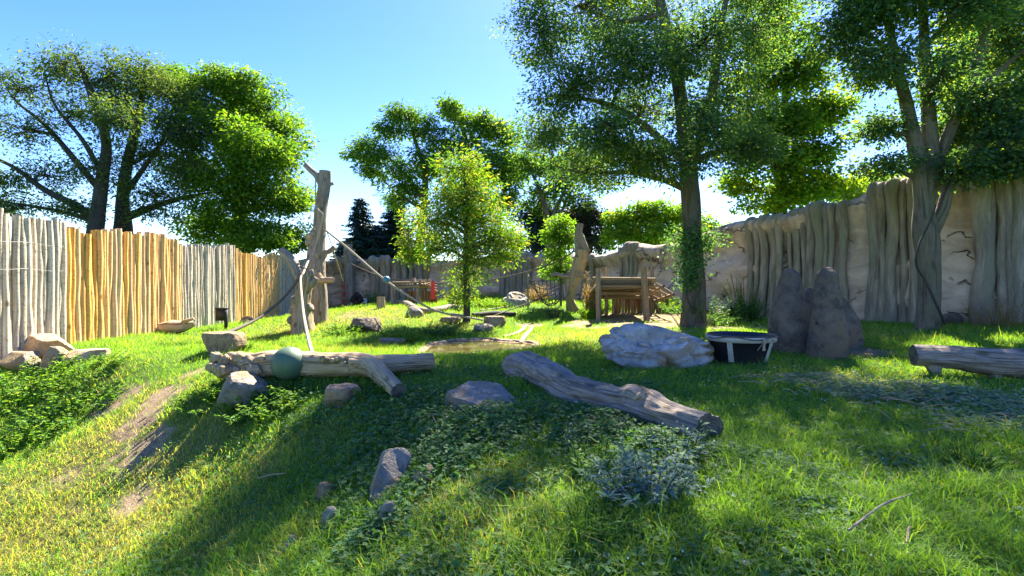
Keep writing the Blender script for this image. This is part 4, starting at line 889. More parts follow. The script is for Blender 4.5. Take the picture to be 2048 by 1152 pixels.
# ------------------------------------------------------------------ two apes sitting together
def ape(label, px, py, d, face, sc_):
    g = on(px, d); t = thing('ape', label, 'ape', g, 'apes sitting by the back wall')
    bm = bmesh.new(); sk = bm.verts.layers.skin.verify()
    J = {'pel': (0, 0, .14, .15), 'bel': (0, -.02, .30, .165), 'che': (0, -.05, .48, .16), 'nec': (0, -.09, .60, .085), 'hea': (0, -.12, .70, .095), 'cro': (0, -.11, .78, .075), 'muz': (0, -.21, .68, .055),
         'shl': (.16, -.05, .53, .075), 'ell': (.24, -.16, .34, .05), 'wrl': (.13, -.33, .30, .038), 'hal': (.08, -.37, .31, .032), 'shr': (-.16, -.05, .53, .075), 'elr': (-.25, -.14, .33, .05), 'wrr': (-.15, -.32, .26, .038), 'har': (-.10, -.37, .26, .032),
         'knl': (.19, -.28, .32, .07), 'anl': (.14, -.36, .06, .042), 'tol': (.14, -.48, .03, .035), 'knr': (-.19, -.28, .30, .07), 'anr': (-.14, -.36, .06, .042), 'tor': (-.15, -.48, .03, .035)}
    E = 'pel-bel bel-che che-nec nec-hea hea-cro hea-muz che-shl shl-ell ell-wrl wrl-hal che-shr shr-elr elr-wrr wrr-har pel-knl knl-anl anl-tol pel-knr knr-anr anr-tor'.split()
    vs = {}
    for n_, (x, y, z, r) in J.items():
        v = bm.verts.new((x*sc_, y*sc_, z*sc_)); v[sk].radius = (r*sc_, r*sc_); vs[n_] = v
    vs['pel'][sk].use_root = True
    for e in E: a, b = e.split('-'); bm.edges.new((vs[a], vs[b]))
    me = bpy.data.meshes.new('body'); bm.to_mesh(me); bm.free(); tmp = bpy.data.objects.new('body', me); COL.objects.link(tmp)
    tmp.modifiers.new('skin', 'SKIN').use_smooth_shade = True; tmp.modifiers.new('sub', 'SUBSURF').levels = 2
    me2 = bpy.data.meshes.new_from_object(tmp.evaluated_get(bpy.context.evaluated_depsgraph_get())); bpy.data.objects.remove(tmp); me2.materials.clear(); me2.materials.append(M['fur'])
    me2.attributes.new('grain', 'FLOAT_VECTOR', 'POINT').data.foreach_set('vector', np.array([v.co[:] for v in me2.vertices], np.float32).ravel())
    o = bpy.data.objects.new('body', me2); COL.objects.link(o); o.parent = t; t.rotation_euler = (0, 0, face)
    def part(nm, c, s, mat, seed=0, par=None):
        m = MB(); rock_shape(m, np.array(c)*sc_, np.array(s)*sc_, seed, planes=0, sub=2, rough=.03); q = bpy.data.objects.new(nm, m.mesh(nm, M[mat])); COL.objects.link(q); q.parent = par or t; return q
    fc = part('face', (0, -.215, .70), (.13, .10, .16), 'skin'); part('muzzle', (0, -.26, .665), (.10, .08, .08), 'skin', 0, fc)
    for s in (-1, 1): part('ear', (s*.105, -.11, .71), (.03, .05, .075), 'skin'); part('eye', (s*.032, -.262, .725), (.018, .014, .014), 'metal', 0, fc)
ape('dark ape sitting on the left, turned towards its companion by the back wall', 709, 614, 26.6, 1.15, 1.05); ape('dark ape sitting on the right, hunched against its companion by the back wall', 723, 616, 26.4, -.95, .85)
# ------------------------------------------------------------------ trees
def leaf_cloud(mb, cen, rad, n, size, rs, ratio=.5, droop=.35, alt=0.0, flat=.6, sizevar=.55, up=.8, crown_c=None):
    """n leaves in each clump; cen (K,3), rad (K,)"""
    K = len(cen); N = K*n
    c = np.repeat(cen, n, 0); r = np.repeat(rad, n)
    dv = nrm(rs.normal(size=(N, 3))); rr = rs.uniform(0, 1, N)**.45
    off = dv*rr[:, None]*r[:, None]; off[:, 2] *= flat
    p = c+off
    ax = nrm(np.repeat(rs.normal(size=(K, 3))*[1, 1, .3], n, 0)+rs.normal(size=(N, 3))*.6)
    d = nrm(dv*[1, 1, .4]+ax*.6-np.array([0, 0, droop])+rs.normal(size=(N, 3))*.25)
    nn = nrm(np.array([0, 0, up])+rs.normal(size=(N, 3))*.55+dv*.3)
    s = size*rs.uniform(1-sizevar, 1+sizevar, N)
    tone = np.repeat(rs.uniform(0, 1, K), n)*.6+rs.uniform(0, 1, N)*.4
    a = (rs.uniform(0, 1, N) < np.repeat(np.clip(rs.normal(alt, alt*.6+.02, K), 0, 1), n))*rs.uniform(.4, 1, N)
    leaf_quads(mb, p, d, nn, s, ratio, np.stack([tone, a, tone*0, tone*0+1], -1))
def make_tree(name, label, base, trunk, lobes, leaf, bark, size=.11, per=70, clump=.42, seed=0, ratio=.55, alt=.08, flat=.6, extra_limbs=(), group=None, twig_r=.012, cat='tree', bare=0.0, limb_k=.42, droop=.35, shell=.5, inner=.0, bow=.15, bare_n=0, dens=1.0, limb_s=1.0):
    rs = np.random.RandomState(seed); base = np.asarray(base, float); per = int(per*1.1); clump = clump*1.25; lobes = [(c, np.asarray(r)*1.16, int(n*1.75*dens)) for c, r, n in lobes]
    t = thing(name, label, cat, base, group); wood = MB(); crown = MB()
    tp = np.array([q[:3] for q in trunk], float); tr = np.array([q[3] for q in trunk])
    tube(wood, tp, tr, 18, 8*len(tp), [(.12, 1, .8), (.08, 3, 1)], (False, True), seed=seed)
    axis = catmull(tp, 60); arad = np.interp(np.linspace(0, 1, 60), np.linspace(0, 1, len(tr)), tr)
    for pts in extra_limbs:
        q = np.array([x[:3] for x in pts], float); r = np.array([x[3] for x in pts])*limb_s; tube(wood, q, r, 12, 7*len(q), [(.12, 1, 1)], (False, True), seed=seed+3)
        axis = np.vstack([axis, catmull(q, 30)]); arad = np.concatenate([arad, np.interp(np.linspace(0, 1, 30), np.linspace(0, 1, len(r)), r)])
    for li, (c, rv, nc) in enumerate(lobes):
        c = np.asarray(c, float); rv = np.asarray(rv, float)
        dst = np.linalg.norm(axis-c, axis=1)+1.2*np.maximum(axis[:, 2]-c[2]+.25*np.linalg.norm(rv), 0)*1.0
        k = int(np.argmin(dst+rs.uniform(0, .3, len(dst)))); s = axis[k]; r0 = min(arad[k]*limb_k*1.6, .05+.028*np.linalg.norm(c-s))
        mid = (s+c)/2+np.array([0, 0, bow])*np.linalg.norm(c-s)*.5+rs.normal(size=3)*.06*np.linalg.norm(c-s)
        limb = catmull([s, mid, c, c+(c-mid)*.5], 20); tube(wood, limb, [r0, r0*.65, r0*.4, r0*.18], 8, 20, [(.12, 1, 1)], (False, True), seed=seed+li)
        dv = nrm(rs.normal(size=(nc, 3))); rr = (shell+(1-shell)*rs.uniform(0, 1, nc))*rs.uniform(.25+inner, 1, nc)**.35
        cl = c+dv*rv*rr[:, None]
        keep = fbm(cl*.9+seed, 2, seed) > -.30; cl = cl[keep]
        if not len(cl): continue
        for p in cl:
            q = limb[rs.randint(7, 20)]; m_ = (p+q)/2+rs.normal(size=3)*.08*np.linalg.norm(p-q)
            tube(wood, [q, m_, p], [twig_r*1.6, twig_r, twig_r*.4], 4, 5, (), (False, False))
        nb = int(len(cl)*bare)
        leaf_cloud(crown, cl[nb:], clump*rs.uniform(.6, 1.35, len(cl)-nb), per, size, rs, ratio, droop, alt, flat)
        for _ in range(bare_n):
            q = limb[rs.randint(10, 20)]; e = c+nrm(rs.normal(size=3))*rv*1.15; tube(wood, [q, (q+e)/2+rs.normal(size=3)*.2, e], [twig_r*1.4, twig_r*.8, twig_r*.3], 4, 6, (), (False, False))
    wood.build('trunk', M[bark], t)
    if crown.nv: crown.build('crown', M[leaf], t, smooth_=False)
    return t
def lob(px, py, d, rx, ry, n, rd=None):
    k = d/1024; return (P(px, py, d), (rx*k, (rd if rd else (rx+ry)/2)*k, ry*k), n)
def tk(px, py, d, r): return (*P(px, py, d), r)

# --- the big oak-like tree in the middle right (stands in the enclosure)
b = hit(1387, 657); D = b[1]
make_tree('broadleaf_tree', 'big dark broadleaf tree with ivy tufts on its trunk standing between shelter and tub', b,
    [(*(b-[0, 0, .2]), .46), tk(1387, 640, D, .37), tk(1388, 560, D, .33), tk(1385, 470, D, .29), tk(1380, 380, D, .27), tk(1372, 280, D, .24), tk(1350, 130, D, .18), tk(1320, 0, D, .14), tk(1300, -140, D, .08)],
    [lob(1085, 70, D, 75, 75, 34), lob(1140, 180, D-.5, 90, 60, 34), lob(1110, 270, D+.5, 80, 45, 30), lob(1180, 20, D+1.5, 110, 80, 44), lob(1260, 110, D-2, 100, 70, 40), lob(1180, 340, D+.8, 110, 40, 36), lob(1290, 220, D+1, 100, 60, 36),
     lob(1310, 30, D+2, 110, 80, 44), lob(1400, 90, D-1.5, 100, 80, 44), lob(1450, 200, D+1, 90, 70, 38), lob(1330, 320, D-1.5, 110, 45, 36), lob(1500, 60, D+1, 90, 90, 40), lob(1490, 290, D-.5, 70, 55, 26), lob(1240, -90, D, 150, 70, 24), lob(1420, -100, D+1, 150, 80, 24), lob(1300, -200, D+.5, 160, 60, 20), lob(1110, -60, D+1.5, 110, 70, 20), lob(1230, 270, D-2.5, 80, 40, 26), lob(1400, 250, D-2, 70, 60, 26), lob(1560, -40, D, 100, 80, 34), lob(1500, -200, D, 130, 90, 20), lob(1600, -150, D-1, 100, 90, 16), lob(1400, -300, D, 170, 90, 20), lob(1520, -360, D, 130, 80, 16), lob(1260, -320, D, 140, 70, 14), lob(1385, 480, D-.1, 34, 26, 10, 30)],
    'leaf_oak', 'bark_oak', .088, 105, .54, 11, .55, .16, .36, bow=.05,
    extra_limbs=[[tk(1378, 330, D, .2), tk(1405, 270, D-.2, .17), tk(1425, 180, D-.3, .14), tk(1440, 60, D-.2, .1), tk(1470, -80, D, .06)], [tk(1384, 385, D, .13), tk(1330, 360, D, .1), tk(1260, 345, D+.3, .075), tk(1170, 345, D+.6, .05), tk(1100, 330, D+.7, .03)], [tk(1376, 330, D, .15), tk(1300, 260, D+.2, .11), tk(1220, 210, D+.2, .08), tk(1120, 190, D, .04)], [tk(1392, 320, D, .11), tk(1440, 300, D, .08), tk(1500, 280, D-.2, .04)]])
# --- the split-trunk tree before the right wall
b = hit(1856, 658); D = b[1]
make_tree('broadleaf_tree', 'forked broadleaf tree with a split pale trunk standing before the right wall', b,
    [(*(b-[0, 0, .2]), .32), tk(1856, 630, D, .25), tk(1858, 540, D, .24), tk(1850, 460, D, .27), tk(1845, 400, D, .19), tk(1838, 330, D, .19), tk(1815, 220, D, .14), tk(1785, 90, D, .10), tk(1760, -60, D, .05)],
    [lob(1690, 70, D, 60, 50, 20), lob(1760, 10, D-.5, 80, 60, 34), lob(1830, -20, D+.8, 90, 60, 34), lob(1930, 10, D-.8, 100, 70, 38), lob(2010, 90, D+.6, 80, 70, 34), lob(1990, 200, D-.5, 80, 55, 34), lob(1880, 150, D-.6, 60, 50, 22), lob(1740, 140, D, 50, 40, 14), lob(1930, 270, D+.6, 60, 45, 24), lob(2060, 270, D-1, 70, 60, 30), lob(1960, 330, D-.6, 60, 28, 16), lob(1760, 250, D+.2, 40, 26, 12), lob(1770, 330, D, 50, 22, 10), lob(2030, 330, D-.5, 50, 24, 12), lob(1850, -130, D, 180, 80, 44), lob(2060, -60, D+.5, 130, 100, 44), lob(2180, 80, D, 120, 120, 44), lob(2150, 250, D+1, 90, 70, 24), lob(1720, -70, D+.5, 100, 70, 28), lob(2000, -240, D, 200, 80, 40), lob(2250, -120, D, 150, 120, 40), lob(1800, 130, D-.8, 60, 40, 16)],
    'leaf_oak', 'bark_grey', .09, 105, .48, 12, .6, .22, .4,
    extra_limbs=[[tk(1850, 420, D, .18), tk(1862, 340, D, .19), tk(1858, 240, D, .16), tk(1850, 120, D, .12), tk(1845, -40, D, .07)], [tk(1855, 400, D, .17), tk(1885, 300, D, .14), tk(1935, 180, D-.2, .12), tk(1965, 90, D-.3, .11), tk(1990, -50, D-.3, .06)], [tk(1862, 470, D, .16), tk(1885, 420, D, .15), tk(1905, 360, D-.1, .11), tk(1970, 280, D-.2, .08), tk(2050, 220, D-.3, .04)], [tk(1915, 230, D, .1), tk(1990, 150, D, .07), tk(2060, 90, D, .04)]])
# --- the flowering chestnut on the back slope
b = hit(933, 645); D = b[1]
make_tree('chestnut_tree', 'young chestnut with golden yellow blossom and leafy trunk on the back slope', b,
    [(*(b-[0, 0, .2]), .14), tk(934, 600, D, .11), tk(932, 540, D, .10), tk(932, 460, D, .08), tk(930, 380, D, .05), tk(926, 310, D, .02)],
    [lob(925, 330, D, 42, 34, 16), lob(935, 390, D, 62, 40, 28), lob(905, 430, D-.3, 55, 40, 24), lob(965, 440, D+.3, 62, 42, 28), lob(900, 480, D+.4, 50, 32, 20), lob(955, 495, D-.4, 66, 30, 26), lob(1000, 480, D, 42, 36, 18), lob(925, 560, D, 18, 26, 6), lob(948, 545, D-.2, 18, 16, 5), lob(932, 595, D, 22, 20, 7), lob(890, 400, D+.2, 30, 30, 10), lob(870, 500, D, 26, 20, 8), lob(1015, 515, D+.3, 26, 18, 8), lob(870, 445, D-.3, 24, 24, 8), lob(900, 340, D+.2, 22, 20, 6)],
    'leaf_chestnut', 'bark_dark', .13, 52, .46, 13, .30, .20, .6, droop=.25, dens=1.05)
# --- slim yellow-green tree behind it
b = on(848, 25); D = 25
make_tree('slim_tree', 'slim grey leaning tree with sparse yellow green crown beside the small platform', b,
    [(*(b-[0, 0, .2]), .17), tk(850, 570, D, .13), tk(858, 520, D, .10), tk(850, 470, D, .07), tk(836, 430, D, .04)],
    [lob(832, 440, D, 26, 22, 12), lob(822, 480, D-.3, 22, 26, 10), lob(855, 475, D+.3, 22, 24, 10), lob(815, 512, D, 20, 14, 6), lob(840, 515, D, 24, 12, 6)], 'leaf_chestnut', 'bark_grey', .15, 55, .4, 14, .4, .25)
# --- young bright tree left of the shelter
b = on(1122, 23.4); D = 23.4
make_tree('young_tree', 'slender young bright green tree beside the hammock net', b, [(*(b-[0, 0, .2]), .06), tk(1121, 540, D, .05), tk(1119, 480, D, .04), tk(1118, 432, D, .015)],
    [lob(1118, 445, D, 22, 16, 9), lob(1105, 475, D, 26, 14, 9), lob(1135, 480, D, 22, 18, 9), lob(1118, 510, D, 28, 16, 10), lob(1110, 545, D, 24, 14, 8), lob(1132, 540, D, 16, 18, 6)], 'leaf_lime', 'bark_oak', .14, 50, .36, 15, .5, .2)
# --- trees beyond the fence on the left
D = 23; b = np.array([*P(185, 0, D)[:2], .2])
make_tree('spreading_tree', 'old spreading dark tree with sparse leaves and bare twigs beyond the left fence', b,
    [(*b, .45), tk(186, 520, D, .36), tk(194, 440, D, .30), tk(204, 360, D, .24), tk(212, 280, D, .18), tk(180, 180, D, .15), tk(150, 110, D, .06)],
    [lob(40, 180, D, 60, 40, 16), lob(130, 130, D, 60, 45, 20), lob(220, 150, D+.6, 60, 50, 22), lob(60, 260, D-.6, 60, 35, 15), lob(150, 230, D+.5, 60, 50, 18), lob(230, 240, D-1, 55, 45, 20), lob(0, 360, D, 60, 22, 12), lob(90, 350, D+.5, 60, 30, 14), lob(40, 415, D-.4, 70, 16, 14), lob(150, 420, D, 60, 20, 12), lob(-50, 240, D, 60, 70, 14), lob(200, 340, D, 60, 40, 14), lob(-40, 400, D, 70, 30, 12)],
    'leaf_sparse', 'bark_dark', .135, 56, .6, 16, .45, .07, .7, bare_n=16, limb_k=.4, dens=1.25, limb_s=.62,
    extra_limbs=[[tk(192, 440, D, .3), tk(150, 410, D, .26), tk(90, 380, D, .2), tk(20, 330, D, .13), tk(-60, 300, D, .06)], [tk(200, 380, D, .25), tk(150, 320, D, .2), tk(90, 250, D, .14), tk(30, 200, D, .07), tk(0, 150, D, .03)], [tk(205, 350, D, .2), tk(165, 280, D, .15), tk(110, 210, D, .09), tk(90, 150, D, .04)], [tk(194, 445, D, .22), tk(130, 425, D, .15), tk(50, 410, D, .1), tk(-20, 400, D, .04)]])
D = 25; b = np.array([*P(240, 0, D)[:2], .2])
make_tree('spreading_tree', 'dark wide branching tree between the old spreading tree and the dense maple', b,
    [(*b, .6), tk(244, 520, D, .46), tk(246, 455, D, .38), tk(246, 390, D, .26), tk(256, 320, D, .24), tk(280, 220, D, .15), tk(290, 130, D, .06)],
    [lob(280, 150, D, 50, 40, 20), lob(330, 190, D, 55, 50, 24), lob(270, 230, D+1, 60, 45, 22), lob(350, 270, D-.6, 60, 45, 24), lob(290, 310, D+.5, 60, 40, 22), lob(380, 350, D, 50, 40, 18), lob(310, 390, D-.5, 60, 30, 18), lob(240, 200, D, 50, 50, 18), lob(380, 210, D+1, 50, 45, 18), lob(300, 430, D, 60, 20, 10)],
    'leaf_sparse', 'bark_dark', .135, 56, .6, 17, .45, .10, .7, bare_n=13, limb_k=.4, dens=1.2, limb_s=.62,
    extra_limbs=[[tk(240, 440, D, .35), tk(290, 420, D, .27), tk(350, 400, D, .18), tk(420, 385, D, .07)], [tk(240, 400, D, .25), tk(285, 340, D, .18), tk(330, 270, D, .12), tk(350, 200, D, .05)]])
D = 28; b = np.array([*P(480, 0, D)[:2], .2])
make_tree('maple_tree', 'dense rounded green maple beyond the fence behind the tall dead trunk', b,
    [(*b, .5), tk(480, 480, D, .42), tk(478, 400, D, .34), tk(470, 300, D, .24), tk(460, 200, D, .12)],
    [lob(400, 190, D, 70, 50, 40), lob(470, 170, D-.5, 70, 40, 40), lob(530, 220, D, 60, 50, 40), lob(570, 290, D-.5, 46, 55, 34), lob(420, 270, D-2, 80, 55, 44), lob(500, 300, D-3, 80, 60, 48), lob(380, 340, D-.5, 60, 50, 32), lob(450, 390, D-2.5, 80, 55, 46), lob(540, 390, D-1.5, 70, 55, 44), lob(590, 400, D, 28, 50, 18), lob(430, 460, D-1, 70, 35, 32), lob(520, 470, D-2, 80, 36, 40), lob(585, 480, D-.5, 36, 26, 16), lob(340, 160, D+1, 40, 30, 16), lob(500, 230, D+3, 80, 60, 30)],
    'leaf_maple', 'bark_dark', .155, 90, .62, 18, .6, .2, .5, shell=.5)
# --- trees beyond the back wall
D = 36; b = np.array([*P(835, 0, D)[:2], .2])
make_tree('locust_tree', 'tall airy light green tree with layered branches beyond the back wall', b,
    [(*b, .4), tk(838, 500, D, .33), tk(846, 430, D, .26), tk(850, 350, D, .2), tk(830, 280, D, .12), tk(812, 220, D, .04)],
    [lob(812, 225, D, 40, 20, 18), lob(780, 260, D, 46, 22, 20), lob(722, 288, D, 28, 12, 9), lob(760, 310, D-.6, 50, 24, 20), lob(850, 260, D, 40, 30, 18), lob(745, 342, D, 34, 14, 10), lob(800, 350, D-1, 55, 28, 24), lob(860, 320, D-.5, 46, 34, 20), lob(830, 390, D, 50, 26, 18), lob(790, 400, D, 34, 16, 9), lob(712, 310, D+.5, 22, 10, 6)],
    'leaf_locust', 'bark_grey', .26, 50, .62, 19, .34, .12, .5, bow=.0,
    extra_limbs=[[tk(848, 400, D, .16), tk(810, 350, D, .11), tk(770, 310, D, .07), tk(720, 290, D, .03)], [tk(846, 420, D, .12), tk(800, 390, D, .08), tk(750, 345, D, .03)]])
D = 38; b = np.array([*P(940, 0, D)[:2], .2])
make_tree('locust_tree', 'tall fuller yellow green tree right behind the flowering chestnut beyond the back wall', b,
    [(*b, .45), tk(942, 500, D, .38), tk(946, 420, D, .3), tk(940, 320, D, .2), tk(920, 230, D, .06)],
    [lob(915, 222, D, 36, 22, 16), lob(900, 212, D-.4, 16, 12, 5), lob(955, 250, D, 46, 26, 24), lob(995, 270, D, 40, 34, 24), lob(920, 290, D-1, 56, 36, 28), lob(980, 330, D-1, 60, 40, 34), lob(1020, 340, D, 36, 50, 24), lob(930, 370, D-.6, 60, 40, 26), lob(1010, 410, D, 46, 40, 26), lob(880, 340, D+.5, 40, 40, 16)],
    'leaf_locust', 'bark_grey', .26, 55, .66, 20, .42, .3, .55)
D = 35; b = np.array([*P(1100, 0, D)[:2], .2])
make_tree('background_tree', 'thin grey stemmed tree half hidden behind the big broadleaf crown', b,
    [(*b, .3), tk(1098, 480, D, .25), tk(1092, 420, D, .2), tk(1075, 370, D, .14), tk(1050, 320, D, .06)],
    [lob(1060, 330, D, 44, 40, 20), lob(1110, 350, D, 50, 40, 24), lob(1150, 390, D, 40, 30, 14), lob(1080, 400, D+.5, 46, 26, 14), lob(1160, 330, D+1, 50, 40, 20)], 'leaf_locust', 'bark_grey', .24, 55, .6, 21, .5, .2, .6,
    extra_limbs=[[tk(1096, 450, D, .16), tk(1120, 400, D, .12), tk(1140, 360, D, .06)], [tk(1110, 500, D+.3, .14), tk(1125, 420, D+.3, .11), tk(1150, 370, D+.3, .05)]])
D = 37; b = np.array([*P(1068, 0, D)[:2], .2])
make_tree('background_tree', 'very dark bluish tree left of the slender young tree beyond the back wall', b, [(*b, .3), tk(1068, 500, D, .25), tk(1068, 440, D, .15), tk(1068, 400, D, .05)],
    [lob(1062, 440, D, 36, 36, 24), lob(1085, 470, D-.4, 40, 36, 26), lob(1050, 490, D, 36, 26, 18), lob(1100, 430, D, 30, 30, 16), lob(1100, 500, D, 40, 20, 14)], 'leaf_spruce', 'bark_dark', .2, 75, .55, 22, .4, 0, .7, shell=.4)
D = 36; b = np.array([*P(1178, 0, D)[:2], .2])
make_tree('background_tree', 'dark purple brown tree beyond the wall right of the yellow split tree', b, [(*b, .3), tk(1178, 500, D, .25), tk(1178, 450, D, .15), tk(1176, 410, D, .05)],
    [lob(1165, 425, D, 36, 30, 22), lob(1192, 440, D-.5, 30, 32, 22), lob(1170, 475, D-.5, 40, 30, 24), lob(1200, 485, D, 26, 26, 14), lob(1140, 450, D+.5, 26, 36, 14)], 'leaf_dark', 'bark_dark', .17, 80, .5, 23, .6, .2, .7, shell=.4)
D = 34; b = np.array([*P(1300, 0, D)[:2], .2])
make_tree('bright_bush', 'sunlit lime green bushy tree beyond the wall behind the shelter', b, [(*b, .25), tk(1300, 520, D, .2), tk(1305, 470, D, .12), tk(1305, 420, D, .04)],
    [lob(1240, 445, D, 30, 24, 18), lob(1280, 425, D, 40, 24, 24), lob(1330, 425, D-.5, 46, 26, 28), lob(1380, 440, D, 36, 26, 20), lob(1260, 475, D-.5, 46, 26, 26), lob(1320, 470, D-1, 56, 30, 32), lob(1380, 475, D, 40, 22, 18), lob(1410, 455, D+.5, 26, 22, 10)], 'leaf_lime', 'bark_grey', .19, 80, .55, 24, .6, .35, .65, cat='bush', shell=.55)
D = 23; b = np.array([*P(1560, 0, D)[:2], .4])
make_tree('maple_tree', 'leafy sunlit maple rising beyond the wall between the two big trees', b,
    [(*b, .4), tk(1560, 430, D, .3), tk(1562, 330, D, .24), tk(1570, 200, D, .15), tk(1575, 80, D, .05)],
    [lob(1560, 60, D, 60, 60, 36), lob(1600, 140, D-.5, 60, 50, 36), lob(1530, 160, D+.5, 60, 60, 34), lob(1640, 220, D, 56, 40, 32), lob(1570, 240, D-1, 70, 50, 40), lob(1500, 270, D, 50, 50, 26), lob(1630, 300, D-.8, 60, 36, 34), lob(1550, 330, D-1, 70, 46, 40), lob(1490, 370, D, 50, 40, 26), lob(1610, 370, D-.6, 60, 34, 30), lob(1540, 400, D-.5, 70, 30, 28), lob(1670, 370, D, 46, 24, 18), lob(1700, 385, D+.5, 40, 20, 12), lob(1540, -20, D, 60, 40, 20)],
    'leaf_maple', 'bark_dark', .16, 66, .54, 25, .65, .5, .45, shell=.45)
D = 21; b = np.array([*P(1990, 0, D)[:2], .4])
make_tree('maple_tree', 'bright green tree beyond the right wall behind the forked tree', b, [(*b, .4), tk(1990, 340, D, .3), tk(1985, 200, D, .2), tk(1980, 80, D, .08)],
    [lob(1920, 130, D, 60, 50, 28), lob(2000, 110, D, 70, 50, 32), lob(1950, 210, D-.5, 70, 45, 32), lob(2040, 220, D, 60, 50, 28), lob(1930, 300, D, 60, 36, 24), lob(2010, 310, D-.6, 60, 30, 24), lob(2090, 290, D, 60, 50, 20), lob(2080, 120, D, 60, 60, 20), lob(1960, 40, D, 70, 40, 20)], 'leaf_maple', 'bark_dark', .17, 70, .52, 26, .7, .3, .6)
D = 40; b = np.array([*P(1730, 0, D)[:2], .4])
make_tree('bright_bush', 'yellow green low tree far beyond the wall in the gap between the two big trees', b, [(*b, .25), tk(1730, 480, D, .2), tk(1735, 400, D, .1), tk(1735, 360, D, .04)],
    [lob(1700, 390, D, 40, 26, 20), lob(1740, 370, D, 40, 26, 22), lob(1780, 380, D, 36, 28, 18), lob(1740, 400, D-1, 50, 22, 20)], 'leaf_lime', 'bark_grey', .24, 70, .6, 27, .6, .4, .65, cat='bush')
def spruce(label, px, top, d, wpx, seed):
    rs = np.random.RandomState(seed); b = np.array([*P(px, 0, d)[:2], .2]); tz = P(px, top, d)[2]; t = thing('spruce_tree', label, 'tree', b, 'dark spruces beyond the back wall'); k = d/1024
    m = MB(); tube(m, [b, (b[0], b[1], tz)], [.2, .01], 8, 8); m.build('trunk', M['bark_dark'], t); m = MB(); wood = []
    Cs, Ds, Ss = [], [], []
    z = b[2]+1.2
    while z < tz-.1:
        f = (tz-z)/(tz-b[2]-1.2); L = wpx*k*(.08+.92*f**.85); nb = max(5, int(9+8*f))
        for i in range(nb):
            a = rs.uniform(0, 6.28); l = L*rs.uniform(.7, 1.12); s = np.linspace(.05, 1, max(4, int(l/.11)))
            dz = -.28*l*s+.16*l*s**3; p = np.stack([b[0]+math.cos(a)*l*s, b[1]+math.sin(a)*l*s, z+dz+rs.uniform(-.1, .1)], -1)
            for sd in (-1, 1, 0):
                dv = np.array([math.cos(a+sd*.9), math.sin(a+sd*.9), -.25+(.0 if sd else .2)]); Cs.append(p); Ds.append(np.broadcast_to(dv, p.shape)+rs.normal(size=p.shape)*.15); Ss.append(.20+.30*l*(1-s)*.5+.06)
        z += .16+.16*f
    C_ = np.vstack(Cs); D_ = np.vstack(Ds); S__ = np.concatenate(Ss); tn = rs.uniform(0, 1, len(C_))
    leaf_quads(m, C_, D_, np.array([0, 0, 1.0])+rs.normal(size=C_.shape)*.3, S__*1.3, .3, np.stack([tn, tn*0, tn*0, tn*0+1], -1), curl=.2); m.build('crown', M['leaf_spruce'], t, smooth_=False)
spruce('tall pointed dark spruce beyond the back wall nearest the tall dead trunk', 722, 394, 42, 74, 1); spruce('dark spruce standing directly left of the airy light green tree', 790, 388, 44, 74, 2); spruce('low dark spruce between the two pointed spruces', 755, 448, 43, 80, 3); spruce('low dark spruce left of the tallest pointed spruce', 688, 478, 44, 60, 4)
# ------------------------------------------------------------------ grass, ground cover, plants
RS = np.random.RandomState(77)
def inside(x, y):
    wx = np.interp(y, _wp[::-1, 1], _wp[::-1, 0])
    return (x > fence_x(y)+.02) & (x < np.where(y < 11.3, 16, wx-.1)) & (y < 31.0) & (pond_r(x, y) > 1.06)
def scatter(n, d0, d1, power=1.0, half=1.12):
    """points over the enclosure between two distances, denser near the viewing place"""
    u = RS.uniform(0, 1, n); d = d0*(d1/d0)**u if power == 1.0 else np.sqrt(d0**2+(d1**2-d0**2)*u)
    x = RS.uniform(-half, half, n)*d; return x, d
def blades(mb, x, y, h, wd, lean, tone, alt, segs=2):
    N = len(x); z = H(x, y); a = RS.uniform(0, 6.283, N); b = np.stack([np.cos(a), np.sin(a), 0*a], -1)
    la = RS.uniform(0, 6.283, N); l = np.stack([np.cos(la), np.sin(la), 0*la], -1)*(lean*h)[:, None]
    p = np.stack([x, y, z-.01], -1); up = np.stack([0*h, 0*h, h], -1); W = b*wd[:, None]*.5
    col = np.stack([tone, alt, 0*tone, 0*tone+1], -1)
    if segs == 2:
        v = np.stack([p-W, p+W, p+up*.6+l*.35+W*.8, p+up*.6+l*.35-W*.8, p+up*(1-.25*lean[:, None])+l*1.1], 1)
        i = (np.arange(N)*5)[:, None]
        mb.add(v.reshape(-1, 3), i+np.array([0, 1, 2, 3]), 0, v.reshape(-1, 3), np.repeat(col, 5, 0)); mb.f.append((i+np.array([3, 2, 4])+mb.nv-5*N, 0))
    else:
        v = np.stack([p-W, p+W, p+up+l], 1); i = (np.arange(N)*3)[:, None]; mb.add(v.reshape(-1, 3), i+np.array([0, 1, 2]), 0, v.reshape(-1, 3), np.repeat(col, 3, 0))
